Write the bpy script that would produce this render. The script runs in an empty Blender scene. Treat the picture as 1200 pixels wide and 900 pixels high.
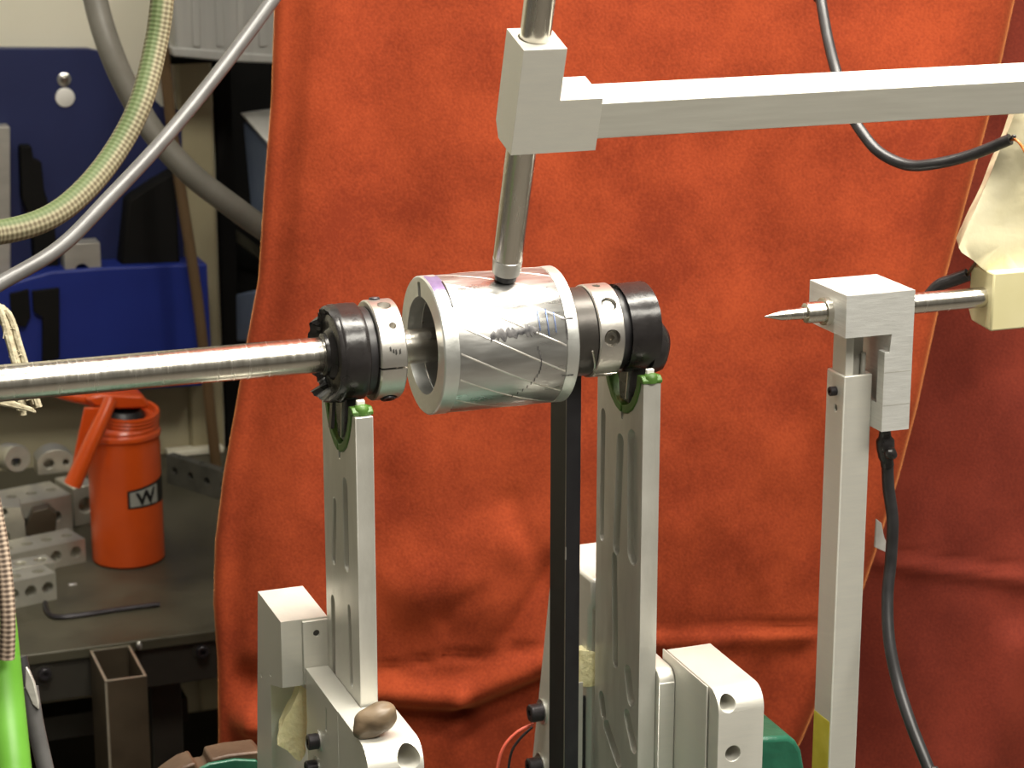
import bpy, bmesh, math, random
from mathutils import Vector, Matrix, noise
random.seed(7)
SC = bpy.context.scene
COL = SC.collection
PI = math.pi
V = Vector

# ------------------------------------------------------------------ camera
FPX, PITCH, YAW = 2633.9, math.radians(15.18), math.radians(20.35)   # focal length in pixels of the 1200x900 frame
cp, sp, cy, sy = math.cos(PITCH), math.sin(PITCH), math.cos(YAW), math.sin(YAW)
RIGHT, FWD, UP = V((cy, -sy, 0)), V((sy*cp, cy*cp, -sp)), V((sy*sp, cy*sp, cp))
FH = V((sy, cy, 0))
CAM = V((-0.4250, -1.1884, 1.6159))
ZA = 1.30                                                            # height of the spindle axis (the line y = 0, z = ZA)
cd = bpy.data.cameras.new('camera'); cam = bpy.data.objects.new('camera', cd); COL.objects.link(cam)
cd.sensor_width = 36; cd.lens = FPX/1200*36; cd.clip_start = 0.05
m3 = Matrix((RIGHT, UP, -FWD)).transposed()
cam.matrix_world = Matrix.Translation(CAM) @ m3.to_4x4()
cd.dof.use_dof = True; cd.dof.focus_distance = 1.30; cd.dof.aperture_fstop = 22
SC.camera = cam

# ------------------------------------------------------------------ light
w = bpy.data.worlds.new('world'); SC.world = w; w.use_nodes = True
w.node_tree.nodes['Background'].inputs[0].default_value = (1.0, 0.93, 0.78, 1)
w.node_tree.nodes['Background'].inputs[1].default_value = 0.16
def lamp(name, loc, tgt, sx, sy_, power, colr=(1, 0.95, 0.84)):
    d = bpy.data.lights.new(name, 'AREA'); d.shape = 'RECTANGLE'; d.size = sx; d.size_y = sy_
    d.energy = power; d.color = colr
    o = bpy.data.objects.new(name, d); COL.objects.link(o); o.location = loc
    o.rotation_euler = (V(tgt)-V(loc)).to_track_quat('-Z', 'Y').to_euler()
    return o
lamp('ceiling_tube_light', (0.42, -0.10, 2.75), (0.42, -0.10, 0), 1.6, 0.45, 86)
lamp('rear_tube_light', (0.55, -1.45, 2.85), (0.1, 0.0, 1.2), 1.6, 0.60, 60)
lamp('far_tube_light', (-2.2, -5.0, 2.75), (0.0, 0.0, 1.2), 1.6, 0.35, 3)
lamp('bench_fill_light', (-0.55, 0.95, 2.6), (-0.1, 1.3, 0.8), 0.9, 0.25, 4.2)  # unseen fill light, added to brighten the bench and left background
SC.view_settings.view_transform = 'Standard'
SC.view_settings.look = 'None'
SC.view_settings.gamma = 1
SC.view_settings.exposure = 0.0
SC.view_settings.use_curve_mapping = False

# ------------------------------------------------------------------ sight-line measurements (pixel of the photo -> point on a known plane)
def ray(x, y): return FWD + RIGHT*((x-600)/FPX) - UP*((y-450)/FPX)
def PX(px, py, x): r = ray(px, py); return CAM + r*((x-CAM.x)/r.x)
def PY(px, py, y): r = ray(px, py); return CAM + r*((y-CAM.y)/r.y)
def PZ(px, py, z): r = ray(px, py); return CAM + r*((z-CAM.z)/r.z)
def PD(px, py, d): return CAM + ray(px, py)*d
def proj(q):
    v = V(q)-CAM; d = v.dot(FWD)
    return 600+FPX*v.dot(RIGHT)/d, 450-FPX*v.dot(UP)/d
def AX(t, r, th):                        # point on a cylinder about the spindle axis; th from straight up towards the camera
    return V((t, -r*math.sin(th), ZA+r*math.cos(th)))

# ------------------------------------------------------------------ materials
def nodes(name):
    m = bpy.data.materials.new(name); m.use_nodes = True
    nt = m.node_tree; return m, nt, nt.nodes['Principled BSDF'], nt.nodes, nt.links
def mat(name, c, metal=0.0, rough=0.5, c2=None, scale=40, stretch=(1, 1, 1), amount=0.5, bump=0.0, bscale=None, rvar=0.0, detail=4, spec=0.5, sheen=0, coat=0, trans=0):
    m, nt, b, N, L = nodes(name)
    b.inputs['Base Color'].default_value = (*c, 1); b.inputs['Metallic'].default_value = metal
    b.inputs['Roughness'].default_value = rough; b.inputs['Specular IOR Level'].default_value = spec
    if sheen:
        b.inputs['Sheen Weight'].default_value = sheen; b.inputs['Sheen Roughness'].default_value = 0.35
    if coat: b.inputs['Coat Weight'].default_value = coat; b.inputs['Coat Roughness'].default_value = 0.15
    if trans: b.inputs['Transmission Weight'].default_value = trans
    tc = N.new('ShaderNodeTexCoord'); mp = N.new('ShaderNodeMapping'); mp.inputs['Scale'].default_value = stretch
    L.new(tc.outputs['Object'], mp.inputs['Vector'])
    nz = N.new('ShaderNodeTexNoise'); nz.inputs['Scale'].default_value = scale; nz.inputs['Detail'].default_value = detail
    L.new(mp.outputs[0], nz.inputs['Vector'])
    if c2:
        rp = N.new('ShaderNodeValToRGB'); rp.color_ramp.elements[0].position = 0.5-amount/2*0.6; rp.color_ramp.elements[1].position = 0.5+amount/2*0.6
        rp.color_ramp.elements[0].color = (*c, 1); rp.color_ramp.elements[1].color = (*c2, 1)
        L.new(nz.outputs['Fac'], rp.inputs[0]); L.new(rp.outputs[0], b.inputs['Base Color'])
    if rvar:
        mr = N.new('ShaderNodeMapRange'); mr.inputs['To Min'].default_value = max(0.02, rough-rvar); mr.inputs['To Max'].default_value = rough+rvar
        mr.inputs['From Min'].default_value = 0.3; mr.inputs['From Max'].default_value = 0.7
        L.new(nz.outputs['Fac'], mr.inputs[0]); L.new(mr.outputs[0], b.inputs['Roughness'])
    if bump:
        n2 = N.new('ShaderNodeTexNoise'); n2.inputs['Scale'].default_value = bscale or scale; n2.inputs['Detail'].default_value = 3
        L.new(mp.outputs[0], n2.inputs['Vector'])
        bp = N.new('ShaderNodeBump'); bp.inputs['Strength'].default_value = bump; bp.inputs['Distance'].default_value = 0.002
        L.new(n2.outputs['Fac'], bp.inputs['Height']); L.new(bp.outputs[0], b.inputs['Normal'])
    return m
M = {}
M['alu'] = mat('brushed_aluminium', (0.66, 0.645, 0.59), 0.38, 0.42, (0.70, 0.68, 0.61), 60, (1, 1, 8), 0.8, 0.06, 300, 0.06)
M['alu_plate'] = mat('dull_milled_plate', (0.60, 0.585, 0.53), 0.52, 0.40, (0.68, 0.665, 0.61), 70, (1, 2.5, .5), 0.8, 0.08, 220, 0.08)
M['alu_x'] = mat('drawn_aluminium', (0.58, 0.565, 0.505), 0.40, 0.46, (0.66, 0.645, 0.58), 50, (0.4, 6, 6), 0.8, 0.05, 250, 0.06)
M['alu_mill'] = mat('milled_aluminium', (0.66, 0.66, 0.63), 0.40, 0.42, (0.78, 0.78, 0.75), 45, (1.5, 1, 14), 0.8, 0.12, 160, 0.08)
M['alu_dark'] = mat('grey_cast_aluminium', (0.40, 0.39, 0.35), 0.40, 0.42, (0.52, 0.50, 0.45), 30, (1, 1, 3), 0.9, 0.10, 200, 0.08)
M['steel'] = mat('turned_steel', (0.62, 0.585, 0.52), 1.0, 0.24, (0.70, 0.665, 0.60), 120, (4, 0.4, 0.4), 0.8, 0.03, 400, 0.05)
M['steel_dark'] = mat('dark_turned_steel', (0.30, 0.28, 0.24), 1.0, 0.3, (0.40, 0.37, 0.32), 120, (4, .4, .4), 0.8)
M['flange'] = mat('dark_burnished_steel', (0.045, 0.040, 0.036), 0.5, 0.36, (0.075, 0.068, 0.06), 70, (1, 1, 1), 0.8, 0.1, 120)
M['collar'] = mat('satin_collar_steel', (0.60, 0.575, 0.535), 0.9, 0.34, (0.70, 0.67, 0.63), 60, (1, 1, 1), 0.8, 0.04, 500)
M['core'] = mat('machined_rotor_core', (0.46, 0.455, 0.44), 0.9, 0.33, (0.64, 0.635, 0.62), 70, (0.5, 2.5, 2.5), 0.9, 0.07, 60, 0.10)
M['ring'] = mat('cast_end_ring', (0.70, 0.71, 0.68), 0.8, 0.38, (0.80, 0.81, 0.78), 60, (1, 1, 1), 0.8, 0.08, 250, 0.08)
M['bar'] = mat('pale_rotor_bar', (0.80, 0.76, 0.70), 0.8, 0.40, (0.9, 0.87, 0.82), 200)
M['purple'] = mat('purple_marker_ink', (0.16, 0.12, 0.30), 0.6, 0.3, (0.40, 0.36, 0.60), 90, (1, 1, 1), 0.9)
M['blue_ink'] = mat('blue_marker_ink', (0.16, 0.22, 0.42), 0.7, 0.3, (0.30, 0.36, 0.55), 90)
M['dark_ink'] = mat('dark_grey_smudge', (0.05, 0.05, 0.055), 0.4, 0.4, (0.25, 0.24, 0.24), 260, (1, 1, 1), 0.7)
M['tape'] = mat('black_plastic_tape', (0.012, 0.0105, 0.0105), 0, 0.28, (0.022, 0.019, 0.019), 60, (1, 1, 1), 0.8, 0.35, 55, 0.06)
M['black'] = mat('black_rubber', (0.018, 0.017, 0.018), 0, 0.38, (0.03, 0.028, 0.03), 80)
M['black_ano'] = mat('black_anodised_metal', (0.010, 0.009, 0.011), 0.0, 0.42, (0.016, 0.015, 0.017), 80, (1, 1, 1), 0.7)
M['hole'] = mat('dark_bore', (0.05, 0.048, 0.045), 0.6, 0.45, (0.09, 0.085, 0.08), 80)
M['screw'] = mat('black_oxide_screw', (0.030, 0.027, 0.03), 0.5, 0.38, (0.05, 0.045, 0.05), 120)
M['zinc'] = mat('bright_zinc', (0.62, 0.61, 0.58), 0.9, 0.3, (0.72, 0.71, 0.68), 80)
M['green_felt'] = mat('green_liner_plastic', (0.055, 0.13, 0.02), 0, 0.45, (0.09, 0.20, 0.03), 70, (1, 1, 1), 0.8)
M['white_pl'] = mat('white_plastic', (0.82, 0.80, 0.74), 0, 0.4, (0.88, 0.86, 0.80), 40)
M['nylon'] = mat('cream_nylon', (0.66, 0.60, 0.33), 0, 0.42, (0.72, 0.66, 0.40), 30, (1, 1, 1), 0.8, sheen=0)
M['mask'] = mat('masking_tape', (0.74, 0.67, 0.43), 0, 0.55, (0.82, 0.76, 0.54), 25, (1, 1, 1), 0.8, 0.25, 90)
M['foam'] = mat('yellow_foam', (0.86, 0.78, 0.42), 0, 0.9, (0.92, 0.86, 0.54), 160, (1, 1, 1), 0.8, 0.7, 260)
M['yellow'] = mat('yellow_patch', (0.55, 0.46, 0.04), 0, 0.45, (0.66, 0.56, 0.08), 60)
M['orange_pl'] = mat('orange_enamel', (0.78, 0.105, 0.012), 0, 0.30, (0.62, 0.075, 0.010), 18, (1, 1, 1), 0.9, 0.08, 40, coat=0.25)
M['pebble'] = mat('brown_pebble', (0.075, 0.052, 0.03), 0, 0.42, (0.24, 0.17, 0.105), 55, (1, 1, 2.5), 0.9, 0.12, 130)
M['green_cast'] = mat('dark_green_machine_paint', (0.012, 0.085, 0.05), 0, 0.30, (0.02, 0.12, 0.07), 90, (1, 1, 1), 0.8, 0.2, 150)
M['rust'] = mat('brown_cast_iron', (0.055, 0.028, 0.015), 0.2, 0.5, (0.11, 0.065, 0.038), 40, (1, 1, 1), 0.8, 0.25, 120)
M['bright_green'] = mat('bright_green_plastic', (0.09, 0.26, 0.022), 0, 0.38, (0.115, 0.31, 0.035), 30)
M['wall'] = mat('cream_wall_paint', (0.80, 0.76, 0.60), 0, 0.7, (0.86, 0.82, 0.67), 5, (1, 1, 1), 0.9, 0.05, 200)
M['wall_low'] = mat('drab_dado_paint', (0.37, 0.33, 0.215), 0, 0.6, (0.42, 0.375, 0.25), 6, (1, 1, 1), 0.9)
M['beige'] = mat('beige_trim_paint', (0.36, 0.315, 0.19), 0, 0.55, (0.41, 0.36, 0.225), 10)
M['floor'] = mat('concrete_floor', (0.16, 0.15, 0.13), 0, 0.8, (0.22, 0.20, 0.18), 8)
M['blue'] = mat('blue_painted_steel', (0.016, 0.023, 0.085), 0, 0.45, (0.022, 0.031, 0.11), 12, (1, 1, 1), 0.9)
M['blue2'] = mat('blue_plastic_bin', (0.008, 0.022, 0.20), 0, 0.5, (0.012, 0.03, 0.25), 12, (1, 1, 1), 0.9)
M['bench'] = mat('worn_steel_plate', (0.060, 0.055, 0.036), 0.25, 0.48, (0.115, 0.105, 0.072), 14, (1, 1, 1), 0.9, 0.10, 120, 0.1, 8)
M['bench_dark'] = mat('dark_mill_scale_steel', (0.030, 0.027, 0.022), 0.3, 0.45, (0.055, 0.05, 0.04), 20, (1, 1, 1), 0.9, 0.1, 90)
M['tube_steel'] = mat('raw_steel_tube', (0.06, 0.044, 0.028), 0.3, 0.42, (0.10, 0.077, 0.05), 25, (1, 1, 1), 0.9, 0.1, 90)
M['cut_edge'] = mat('bare_cut_steel', (0.55, 0.50, 0.40), 0.8, 0.4, (0.65, 0.6, 0.5), 60)
M['ground'] = mat('ground_steel', (0.50, 0.485, 0.41), 0.6, 0.36, (0.62, 0.60, 0.52), 40, (1, 1, 1), 0.8, 0.06, 200)
M['ground_shaded'] = mat('curtain_shaded_steel', (0.10, 0.10, 0.085), 0.4, 0.45, (0.16, 0.155, 0.135), 30)  # ground steel darkened: the curtain's shade is put into the colour
M['wood'] = mat('brown_wooden_stick', (0.105, 0.062, 0.026), 0, 0.5, (0.15, 0.09, 0.04), 20, (4, 4, 0.5), 0.9)
M['grey_cable'] = mat('grey_cable_sheath', (0.075, 0.072, 0.071), 0, 0.34, (0.10, 0.097, 0.095), 60)
M['conduit'] = mat('grey_flexible_conduit', (0.13, 0.122, 0.10), 0, 0.5, (0.165, 0.155, 0.13), 30)
M['rope'] = mat('frayed_jute', (0.26, 0.22, 0.14), 0, 0.9, (0.48, 0.43, 0.30), 220, (1, 1, 1), 0.8, 0.6, 300)
M['bin_clear'] = mat('milky_clear_plastic', (0.60, 0.60, 0.57), 0, 0.35, (0.74, 0.735, 0.69), 12, (6, 6, 0.4), 0.9, trans=0.35)
M['bin_blue'] = mat('pale_blue_plastic', (0.13, 0.17, 0.26), 0, 0.4, (0.17, 0.22, 0.32), 15)
M['locker'] = mat('dark_locker_paint', (0.006, 0.0058, 0.0055), 0, 0.8, (0.011, 0.010, 0.009), 8, spec=0.15)
M['red_wire'] = mat('red_wire_sheath', (0.75, 0.13, 0.08), 0, 0.4)
M['orange_wire'] = mat('orange_wire_sheath', (0.75, 0.22, 0.05), 0, 0.4)
M['label_dark'] = mat('black_label_print', (0.010, 0.010, 0.011), 0, 0.4)
M['label_pale'] = mat('pale_label_print', (0.36, 0.37, 0.33), 0, 0.4)
M['smoke'] = mat('clear_grey_plastic_film', (0.45, 0.43, 0.40), 0.2, 0.3, (0.6, 0.58, 0.55), 60)

def velvet(name, c1, c2, tint):
    m, nt, b, N, L = nodes(name)
    b.inputs['Roughness'].default_value = 0.85; b.inputs['Specular IOR Level'].default_value = 0.15
    b.inputs['Sheen Weight'].default_value = 0.9; b.inputs['Sheen Roughness'].default_value = 0.30
    b.inputs['Sheen Tint'].default_value = (*tint, 1)
    tc = N.new('ShaderNodeTexCoord')
    n1 = N.new('ShaderNodeTexNoise'); n1.inputs['Scale'].default_value = 11; n1.inputs['Detail'].default_value = 5; n1.inputs['Roughness'].default_value = 0.62
    n2 = N.new('ShaderNodeTexNoise'); n2.inputs['Scale'].default_value = 480; n2.inputs['Detail'].default_value = 3
    L.new(tc.outputs['Object'], n1.inputs['Vector']); L.new(tc.outputs['Object'], n2.inputs['Vector'])
    mx = N.new('ShaderNodeMix'); mx.data_type = 'FLOAT'; mx.inputs[0].default_value = 0.35
    L.new(n1.outputs['Fac'], mx.inputs[2]); L.new(n2.outputs['Fac'], mx.inputs[3])
    rp = N.new('ShaderNodeValToRGB'); rp.color_ramp.elements[0].position = 0.38; rp.color_ramp.elements[1].position = 0.62
    rp.color_ramp.elements[0].color = (*c1, 1); rp.color_ramp.elements[1].color = (*c2, 1)
    L.new(mx.outputs[0], rp.inputs[0]); L.new(rp.outputs[0], b.inputs['Base Color'])
    bp = N.new('ShaderNodeBump'); bp.inputs['Strength'].default_value = 0.22; bp.inputs['Distance'].default_value = 0.001
    L.new(n2.outputs['Fac'], bp.inputs['Height']); L.new(bp.outputs[0], b.inputs['Normal'])
    return m
M['velvet'] = velvet('orange_red_velvet', (0.195, 0.027, 0.009), (0.345, 0.056, 0.017), (1.0, 0.42, 0.14))
M['velvet_dark'] = velvet('crimson_brown_velvet', (0.115, 0.017, 0.010), (0.19, 0.030, 0.016), (1.0, 0.35, 0.15))

def braid(name, a, b_, c_, nu, nv, stripe=None):   # woven sheath from the tube's own uv (u along, v around)
    m, nt, b, N, L = nodes(name); b.inputs['Roughness'].default_value = 0.7
    uv = N.new('ShaderNodeUVMap'); sx = N.new('ShaderNodeSeparateXYZ'); L.new(uv.outputs[0], sx.inputs[0])
    def fam(sign):
        a1 = N.new('ShaderNodeMath'); a1.operation = 'MULTIPLY'; a1.inputs[1].default_value = nu; L.new(sx.outputs[0], a1.inputs[0])
        a2 = N.new('ShaderNodeMath'); a2.operation = 'MULTIPLY_ADD'; a2.inputs[1].default_value = sign*nv; L.new(sx.outputs[1], a2.inputs[0]); L.new(a1.outputs[0], a2.inputs[2])
        s = N.new('ShaderNodeMath'); s.operation = 'SINE'; L.new(a2.outputs[0], s.inputs[0]); return s
    s1, s2 = fam(1), fam(-1)
    mu = N.new('ShaderNodeMath'); mu.operation = 'MULTIPLY'; L.new(s1.outputs[0], mu.inputs[0]); L.new(s2.outputs[0], mu.inputs[1])
    mr = N.new('ShaderNodeMapRange'); mr.inputs['From Min'].default_value = -0.7; mr.inputs['From Max'].default_value = 0.7; L.new(mu.outputs[0], mr.inputs[0])
    rp = N.new('ShaderNodeValToRGB'); rp.color_ramp.elements[0].color = (*a, 1); rp.color_ramp.elements[1].color = (*b_, 1)
    L.new(mr.outputs[0], rp.inputs[0]); out = rp.outputs[0]
    if stripe:
        v2 = N.new('ShaderNodeMath'); v2.operation = 'MULTIPLY_ADD'; v2.inputs[1].default_value = stripe; v2.inputs[2].default_value = 3.4; L.new(sx.outputs[1], v2.inputs[0])
        s3 = N.new('ShaderNodeMath'); s3.operation = 'SINE'; L.new(v2.outputs[0], s3.inputs[0])
        m3_ = N.new('ShaderNodeMapRange'); m3_.inputs['From Min'].default_value = 0.1; m3_.inputs['From Max'].default_value = 0.8; m3_.inputs['To Max'].default_value = 0.75; L.new(s3.outputs[0], m3_.inputs[0])
        mx = N.new('ShaderNodeMix'); mx.data_type = 'RGBA'; L.new(m3_.outputs[0], mx.inputs[0]); L.new(out, mx.inputs[6]); mx.inputs[7].default_value = (*c_, 1); out = mx.outputs[2]
    L.new(out, b.inputs['Base Color'])
    bp = N.new('ShaderNodeBump'); bp.inputs['Strength'].default_value = 0.3; bp.inputs['Distance'].default_value = 0.0006
    L.new(mu.outputs[0], bp.inputs['Height']); L.new(bp.outputs[0], b.inputs['Normal'])
    return m
M['hose'] = braid('green_braided_hose_sheath', (0.09, 0.072, 0.038), (0.25, 0.225, 0.14), (0.050, 0.095, 0.022), 900, 37.70, 12.566)
M['cord'] = braid('brown_braided_cord_sheath', (0.07, 0.045, 0.03), (0.42, 0.32, 0.24), (0, 0, 0), 1300, 18.85)

# ------------------------------------------------------------------ mesh helpers
def box(bm, x0, x1, y0, y1, z0, z1):
    vs = [bm.verts.new((x, y, z)) for x in (x0, x1) for y in (y0, y1) for z in (z0, z1)]
    for f in ((0, 1, 3, 2), (4, 6, 7, 5), (0, 4, 5, 1), (2, 3, 7, 6), (0, 2, 6, 4), (1, 5, 7, 3)): bm.faces.new([vs[i] for i in f])
    return bm
def hexa(bm, a, b):                         # two quads (4 points each, same order) joined to a solid
    A = [bm.verts.new(p) for p in a]; B = [bm.verts.new(p) for p in b]; n = len(A)
    bm.faces.new(A); bm.faces.new(B[::-1])
    for i in range(n): bm.faces.new((A[i], B[i], B[(i+1) % n], A[(i+1) % n]))
    return bm
def prism(bm, poly, a0, a1, axis='x'):      # 2-D outline extruded along an axis
    mk = {'x': lambda p, a: (a, p[0], p[1]), 'y': lambda p, a: (p[0], a, p[1]), 'z': lambda p, a: (p[0], p[1], a)}[axis]
    return hexa(bm, [mk(p, a0) for p in poly], [mk(p, a1) for p in poly])
def frame(d):
    d = V(d).normalized(); h = V((0, 0, 1)) if abs(d.z) < 0.9 else V((0, 1, 0))
    a = d.cross(h).normalized(); return d, a, a.cross(d)
def lathe(bm, o, d, prof, seg=48, closed=True):   # prof: (distance along d, radius)
    o = V(o); d, a, b = frame(d); rings = []
    for t, r in prof:
        if r < 1e-6: rings.append([bm.verts.new(o+d*t)])
        else: rings.append([bm.verts.new(o+d*t+a*(r*math.cos(2*PI*i/seg))+b*(r*math.sin(2*PI*i/seg))) for i in range(seg)])
    for A, B in zip(rings, rings[1:]):
        for i in range(seg):
            j = (i+1) % seg
            q = [A[i % len(A)], A[j % len(A)], B[j % len(B)], B[i % len(B)]]
            q = [v for k, v in enumerate(q) if v not in q[:k]]
            if len(q) > 2: bm.faces.new(q)
    if closed:
        for r_ in (rings[0], rings[-1]):
            if len(r_) > 2: bm.faces.new(r_)
    return bm
def cyl(bm, p, q, r, seg=24, ch=0):
    p, q = V(p), V(q); L = (q-p).length
    pr = [(0, r), (L, r)] if not ch else [(0, r-ch), (ch, r), (L-ch, r), (L, r-ch)]
    return lathe(bm, p, q-p, pr, seg)
def smooth_path(pts, n=8):
    pts = [V(p) for p in pts]; out = []
    for i in range(len(pts)-1):
        p0 = pts[max(i-1, 0)]; p1, p2 = pts[i], pts[i+1]; p3 = pts[min(i+2, len(pts)-1)]
        for k in range(n):
            t = k/n
            out.append(0.5*((2*p1)+(p2-p0)*t+(2*p0-5*p1+4*p2-p3)*t*t+(3*p1-p0-3*p2+p3)*t**3))
    return out+[pts[-1]]
def tube(bm, pts, r, seg=14, n=8, rf=None):
    P = smooth_path(pts, n) if n else [V(p) for p in pts]
    uvl = bm.loops.layers.uv.verify(); rings = []; us = []; ln = 0
    t0 = (P[1]-P[0]).normalized(); _, a, b = frame(t0)
    for i, p in enumerate(P):
        t = (P[min(i+1, len(P)-1)]-P[max(i-1, 0)]).normalized()
        a = (a-t*a.dot(t)).normalized(); b = t.cross(a)
        if i: ln += (p-P[i-1]).length
        us.append(ln); rr = r*(rf(i/(len(P)-1)) if rf else 1)
        rings.append([bm.verts.new(p+a*(rr*math.cos(2*PI*k/seg))+b*(rr*math.sin(2*PI*k/seg))) for k in range(seg)])
    for i in range(len(P)-1):
        for k in range(seg):
            j = (k+1) % seg
            f = bm.faces.new((rings[i][k], rings[i][j], rings[i+1][j], rings[i+1][k]))
            for lp, (u, v) in zip(f.loops, ((us[i], k), (us[i], k+1), (us[i+1], k+1), (us[i+1], k))): lp[uvl].uv = (u, v/seg)
    bm.faces.new(rings[0][::-1]); bm.faces.new(rings[-1])
    return bm
def nb(): return bmesh.new()
ORG = {}
def finish(me, sm=40):
    me.shade_smooth()
    try: me.set_sharp_from_angle(angle=math.radians(sm))
    except Exception: pass
def obj(name, bm, m, parent=None, bevel=0.0, sm=35, bseg=2, recalc=True):
    if recalc: bmesh.ops.recalc_face_normals(bm, faces=bm.faces[:])
    if parent is None:
        xs = [v.co for v in bm.verts]
        org = V(((min(c.x for c in xs)+max(c.x for c in xs))/2, (min(c.y for c in xs)+max(c.y for c in xs))/2, min(c.z for c in xs)))
    else: org = ORG[parent.name]
    bmesh.ops.translate(bm, verts=bm.verts[:], vec=-org)
    me = bpy.data.meshes.new(name); bm.to_mesh(me); bm.free(); finish(me, sm)
    o = bpy.data.objects.new(name, me); COL.objects.link(o)
    me.materials.append(M[m] if isinstance(m, str) else m)
    if parent is None: o.location = org
    else: o.parent = parent
    ORG[o.name] = org
    if bevel:
        md = o.modifiers.new('edge', 'BEVEL'); md.width = bevel; md.segments = bseg; md.limit_method = 'ANGLE'; md.angle_limit = math.radians(40)
    return o
def cut(o, cutters):                         # drill / mill: boolean difference applied at once
    for k, bm in enumerate(cutters):
        bmesh.ops.recalc_face_normals(bm, faces=bm.faces[:])
        bmesh.ops.translate(bm, verts=bm.verts[:], vec=-ORG[o.name])
        me = bpy.data.meshes.new('cutter'); bm.to_mesh(me); bm.free()
        c = bpy.data.objects.new('cutter', me); COL.objects.link(c)
        if o.parent: c.parent = o.parent
        else: c.location = o.location
        md = o.modifiers.new('drill', 'BOOLEAN'); md.object = c; md.operation = 'DIFFERENCE'; md.solver = 'EXACT'
        while o.modifiers[0] != md: o.modifiers.move(o.modifiers.find(md.name), 0)
        bpy.context.view_layer.update()
        keep = [(q.name, q.show_viewport) for q in o.modifiers if q != md]
        for q in o.modifiers:
            if q != md: q.show_viewport = False
        dg = bpy.context.evaluated_depsgraph_get(); dg.update()
        new = bpy.data.meshes.new_from_object(o.evaluated_get(dg))
        o.modifiers.remove(md)
        for q in o.modifiers: q.show_viewport = True
        old = o.data; nm = old.name; o.data = new; bpy.data.meshes.remove(old); new.name = nm
        bpy.data.objects.remove(c); bpy.data.meshes.remove(me)
        finish(new, 35)
    return o
def tag(o, label, cat, group=None, kind=None):
    o['label'] = label; o['category'] = cat
    if group: o['group'] = group
    if kind: o['kind'] = kind
    return o
def thing(name, loc, label, cat, group=None):
    o = bpy.data.objects.new(name, None); COL.objects.link(o); o.location = loc; o.empty_display_size = 0.02
    ORG[o.name] = V(loc); return tag(o, label, cat, group)
def struct(name, bm, m, parent=None, bevel=0.0):
    o = obj(name, bm, m, parent, bevel)
    if parent is None: o['kind'] = 'structure'
    return o
def sock(o_name, p, d, r, h, parent, m='screw', seg=24):   # socket-head cap screw with a real hexagon socket
    bm = nb(); d = V(d).normalized()
    pr = [(0, r), (h-r*.12, r), (h, r*.88), (h, r*.5)]
    lathe(bm, p, d, pr, seg, closed=False)
    dd, a, b = frame(d); p = V(p); top = []; bot = []
    edge = [v for v in bm.verts][-seg:]
    for i in range(seg):
        th = 2*PI*i/seg; k = r*.46*math.cos(PI/6)/math.cos((th % (PI/3))-PI/6)
        top.append(bm.verts.new(p+dd*h+a*(k*math.cos(th))+b*(k*math.sin(th)))); bot.append(bm.verts.new(p+dd*(h*.45)+a*(k*math.cos(th))+b*(k*math.sin(th))))
    for i in range(seg):
        j = (i+1) % seg
        bm.faces.new((edge[i], edge[j], top[j], top[i])); bm.faces.new((top[i], top[j], bot[j], bot[i]))
    bm.faces.new(bot); bm.faces.new([v for v in bm.verts][:seg][::-1])
    return obj(o_name, bm, m, parent, recalc=False)
def cyl_patch(bm, x0, x1, t0, t1, r, nx=10, nt=10, jag=0.0, twist=0.0, thick=0.00012):   # thin skin on a cylinder about the axis
    g = []
    for i in range(nx+1):
        u = i/nx; x = x0+(x1-x0)*u; row = []
        ja, jb = random.uniform(-1, 1)*jag, random.uniform(-1, 1)*jag
        for k in range(nt+1):
            v = k/nt; th = t0+ja+(t1+jb-t0-ja)*v+twist*u
            e = 0 if k in (0, nt) or i in (0, nx) else thick
            row.append(bm.verts.new(AX(x, r+0.00004+e, th)))
        g.append(row)
    for i in range(nx):
        for k in range(nt): bm.faces.new((g[i][k], g[i][k+1], g[i+1][k+1], g[i+1][k]))
    return bm
def arc(cx, cz, r, a0, a1, n=8): return [(cx+r*math.cos(a0+(a1-a0)*i/n), cz+r*math.sin(a0+(a1-a0)*i/n)) for i in range(n+1)]

# ================================================================== THE SETTING
YW = 1.62
xr_wall = PY(262, 480, YW).x
ZB = 0.758                                                        # bench top
struct('floor', box(nb(), -3, 3, -6, 3.2, -0.05, 0.0), 'floor')
struct('wall_back', box(nb(), -3, xr_wall, YW, YW+0.12, 0, 2.9), 'wall')
zd = PY(100, 470, YW).z+0.16
struct('trim_1', box(nb(), -3, PY(216, 400, YW).x, YW-0.012, YW, 0, zd), 'wall_low')
struct('trim_2', box(nb(), PY(216, 300, YW-.02).x, PY(256, 300, YW-.02).x, YW-0.02, YW, 0, 2.9), 'beige', bevel=0.004)
struct('wall_right', box(nb(), xr_wall, 3, 2.5, 2.62, 0, 2.9), 'wall_low')

# ================================================================== SPINDLE
sh = tag(obj('steel_shaft', lathe(nb(), (-1.00, 0, ZA), (1, 0, 0), [(0, .0098), (.001, .0100), (1.084, .0100), (1.086, .0096), (1.087, .0096)], 56), 'steel'),
         'long polished steel shaft running in from the left edge through the rotor', 'shaft')

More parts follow.
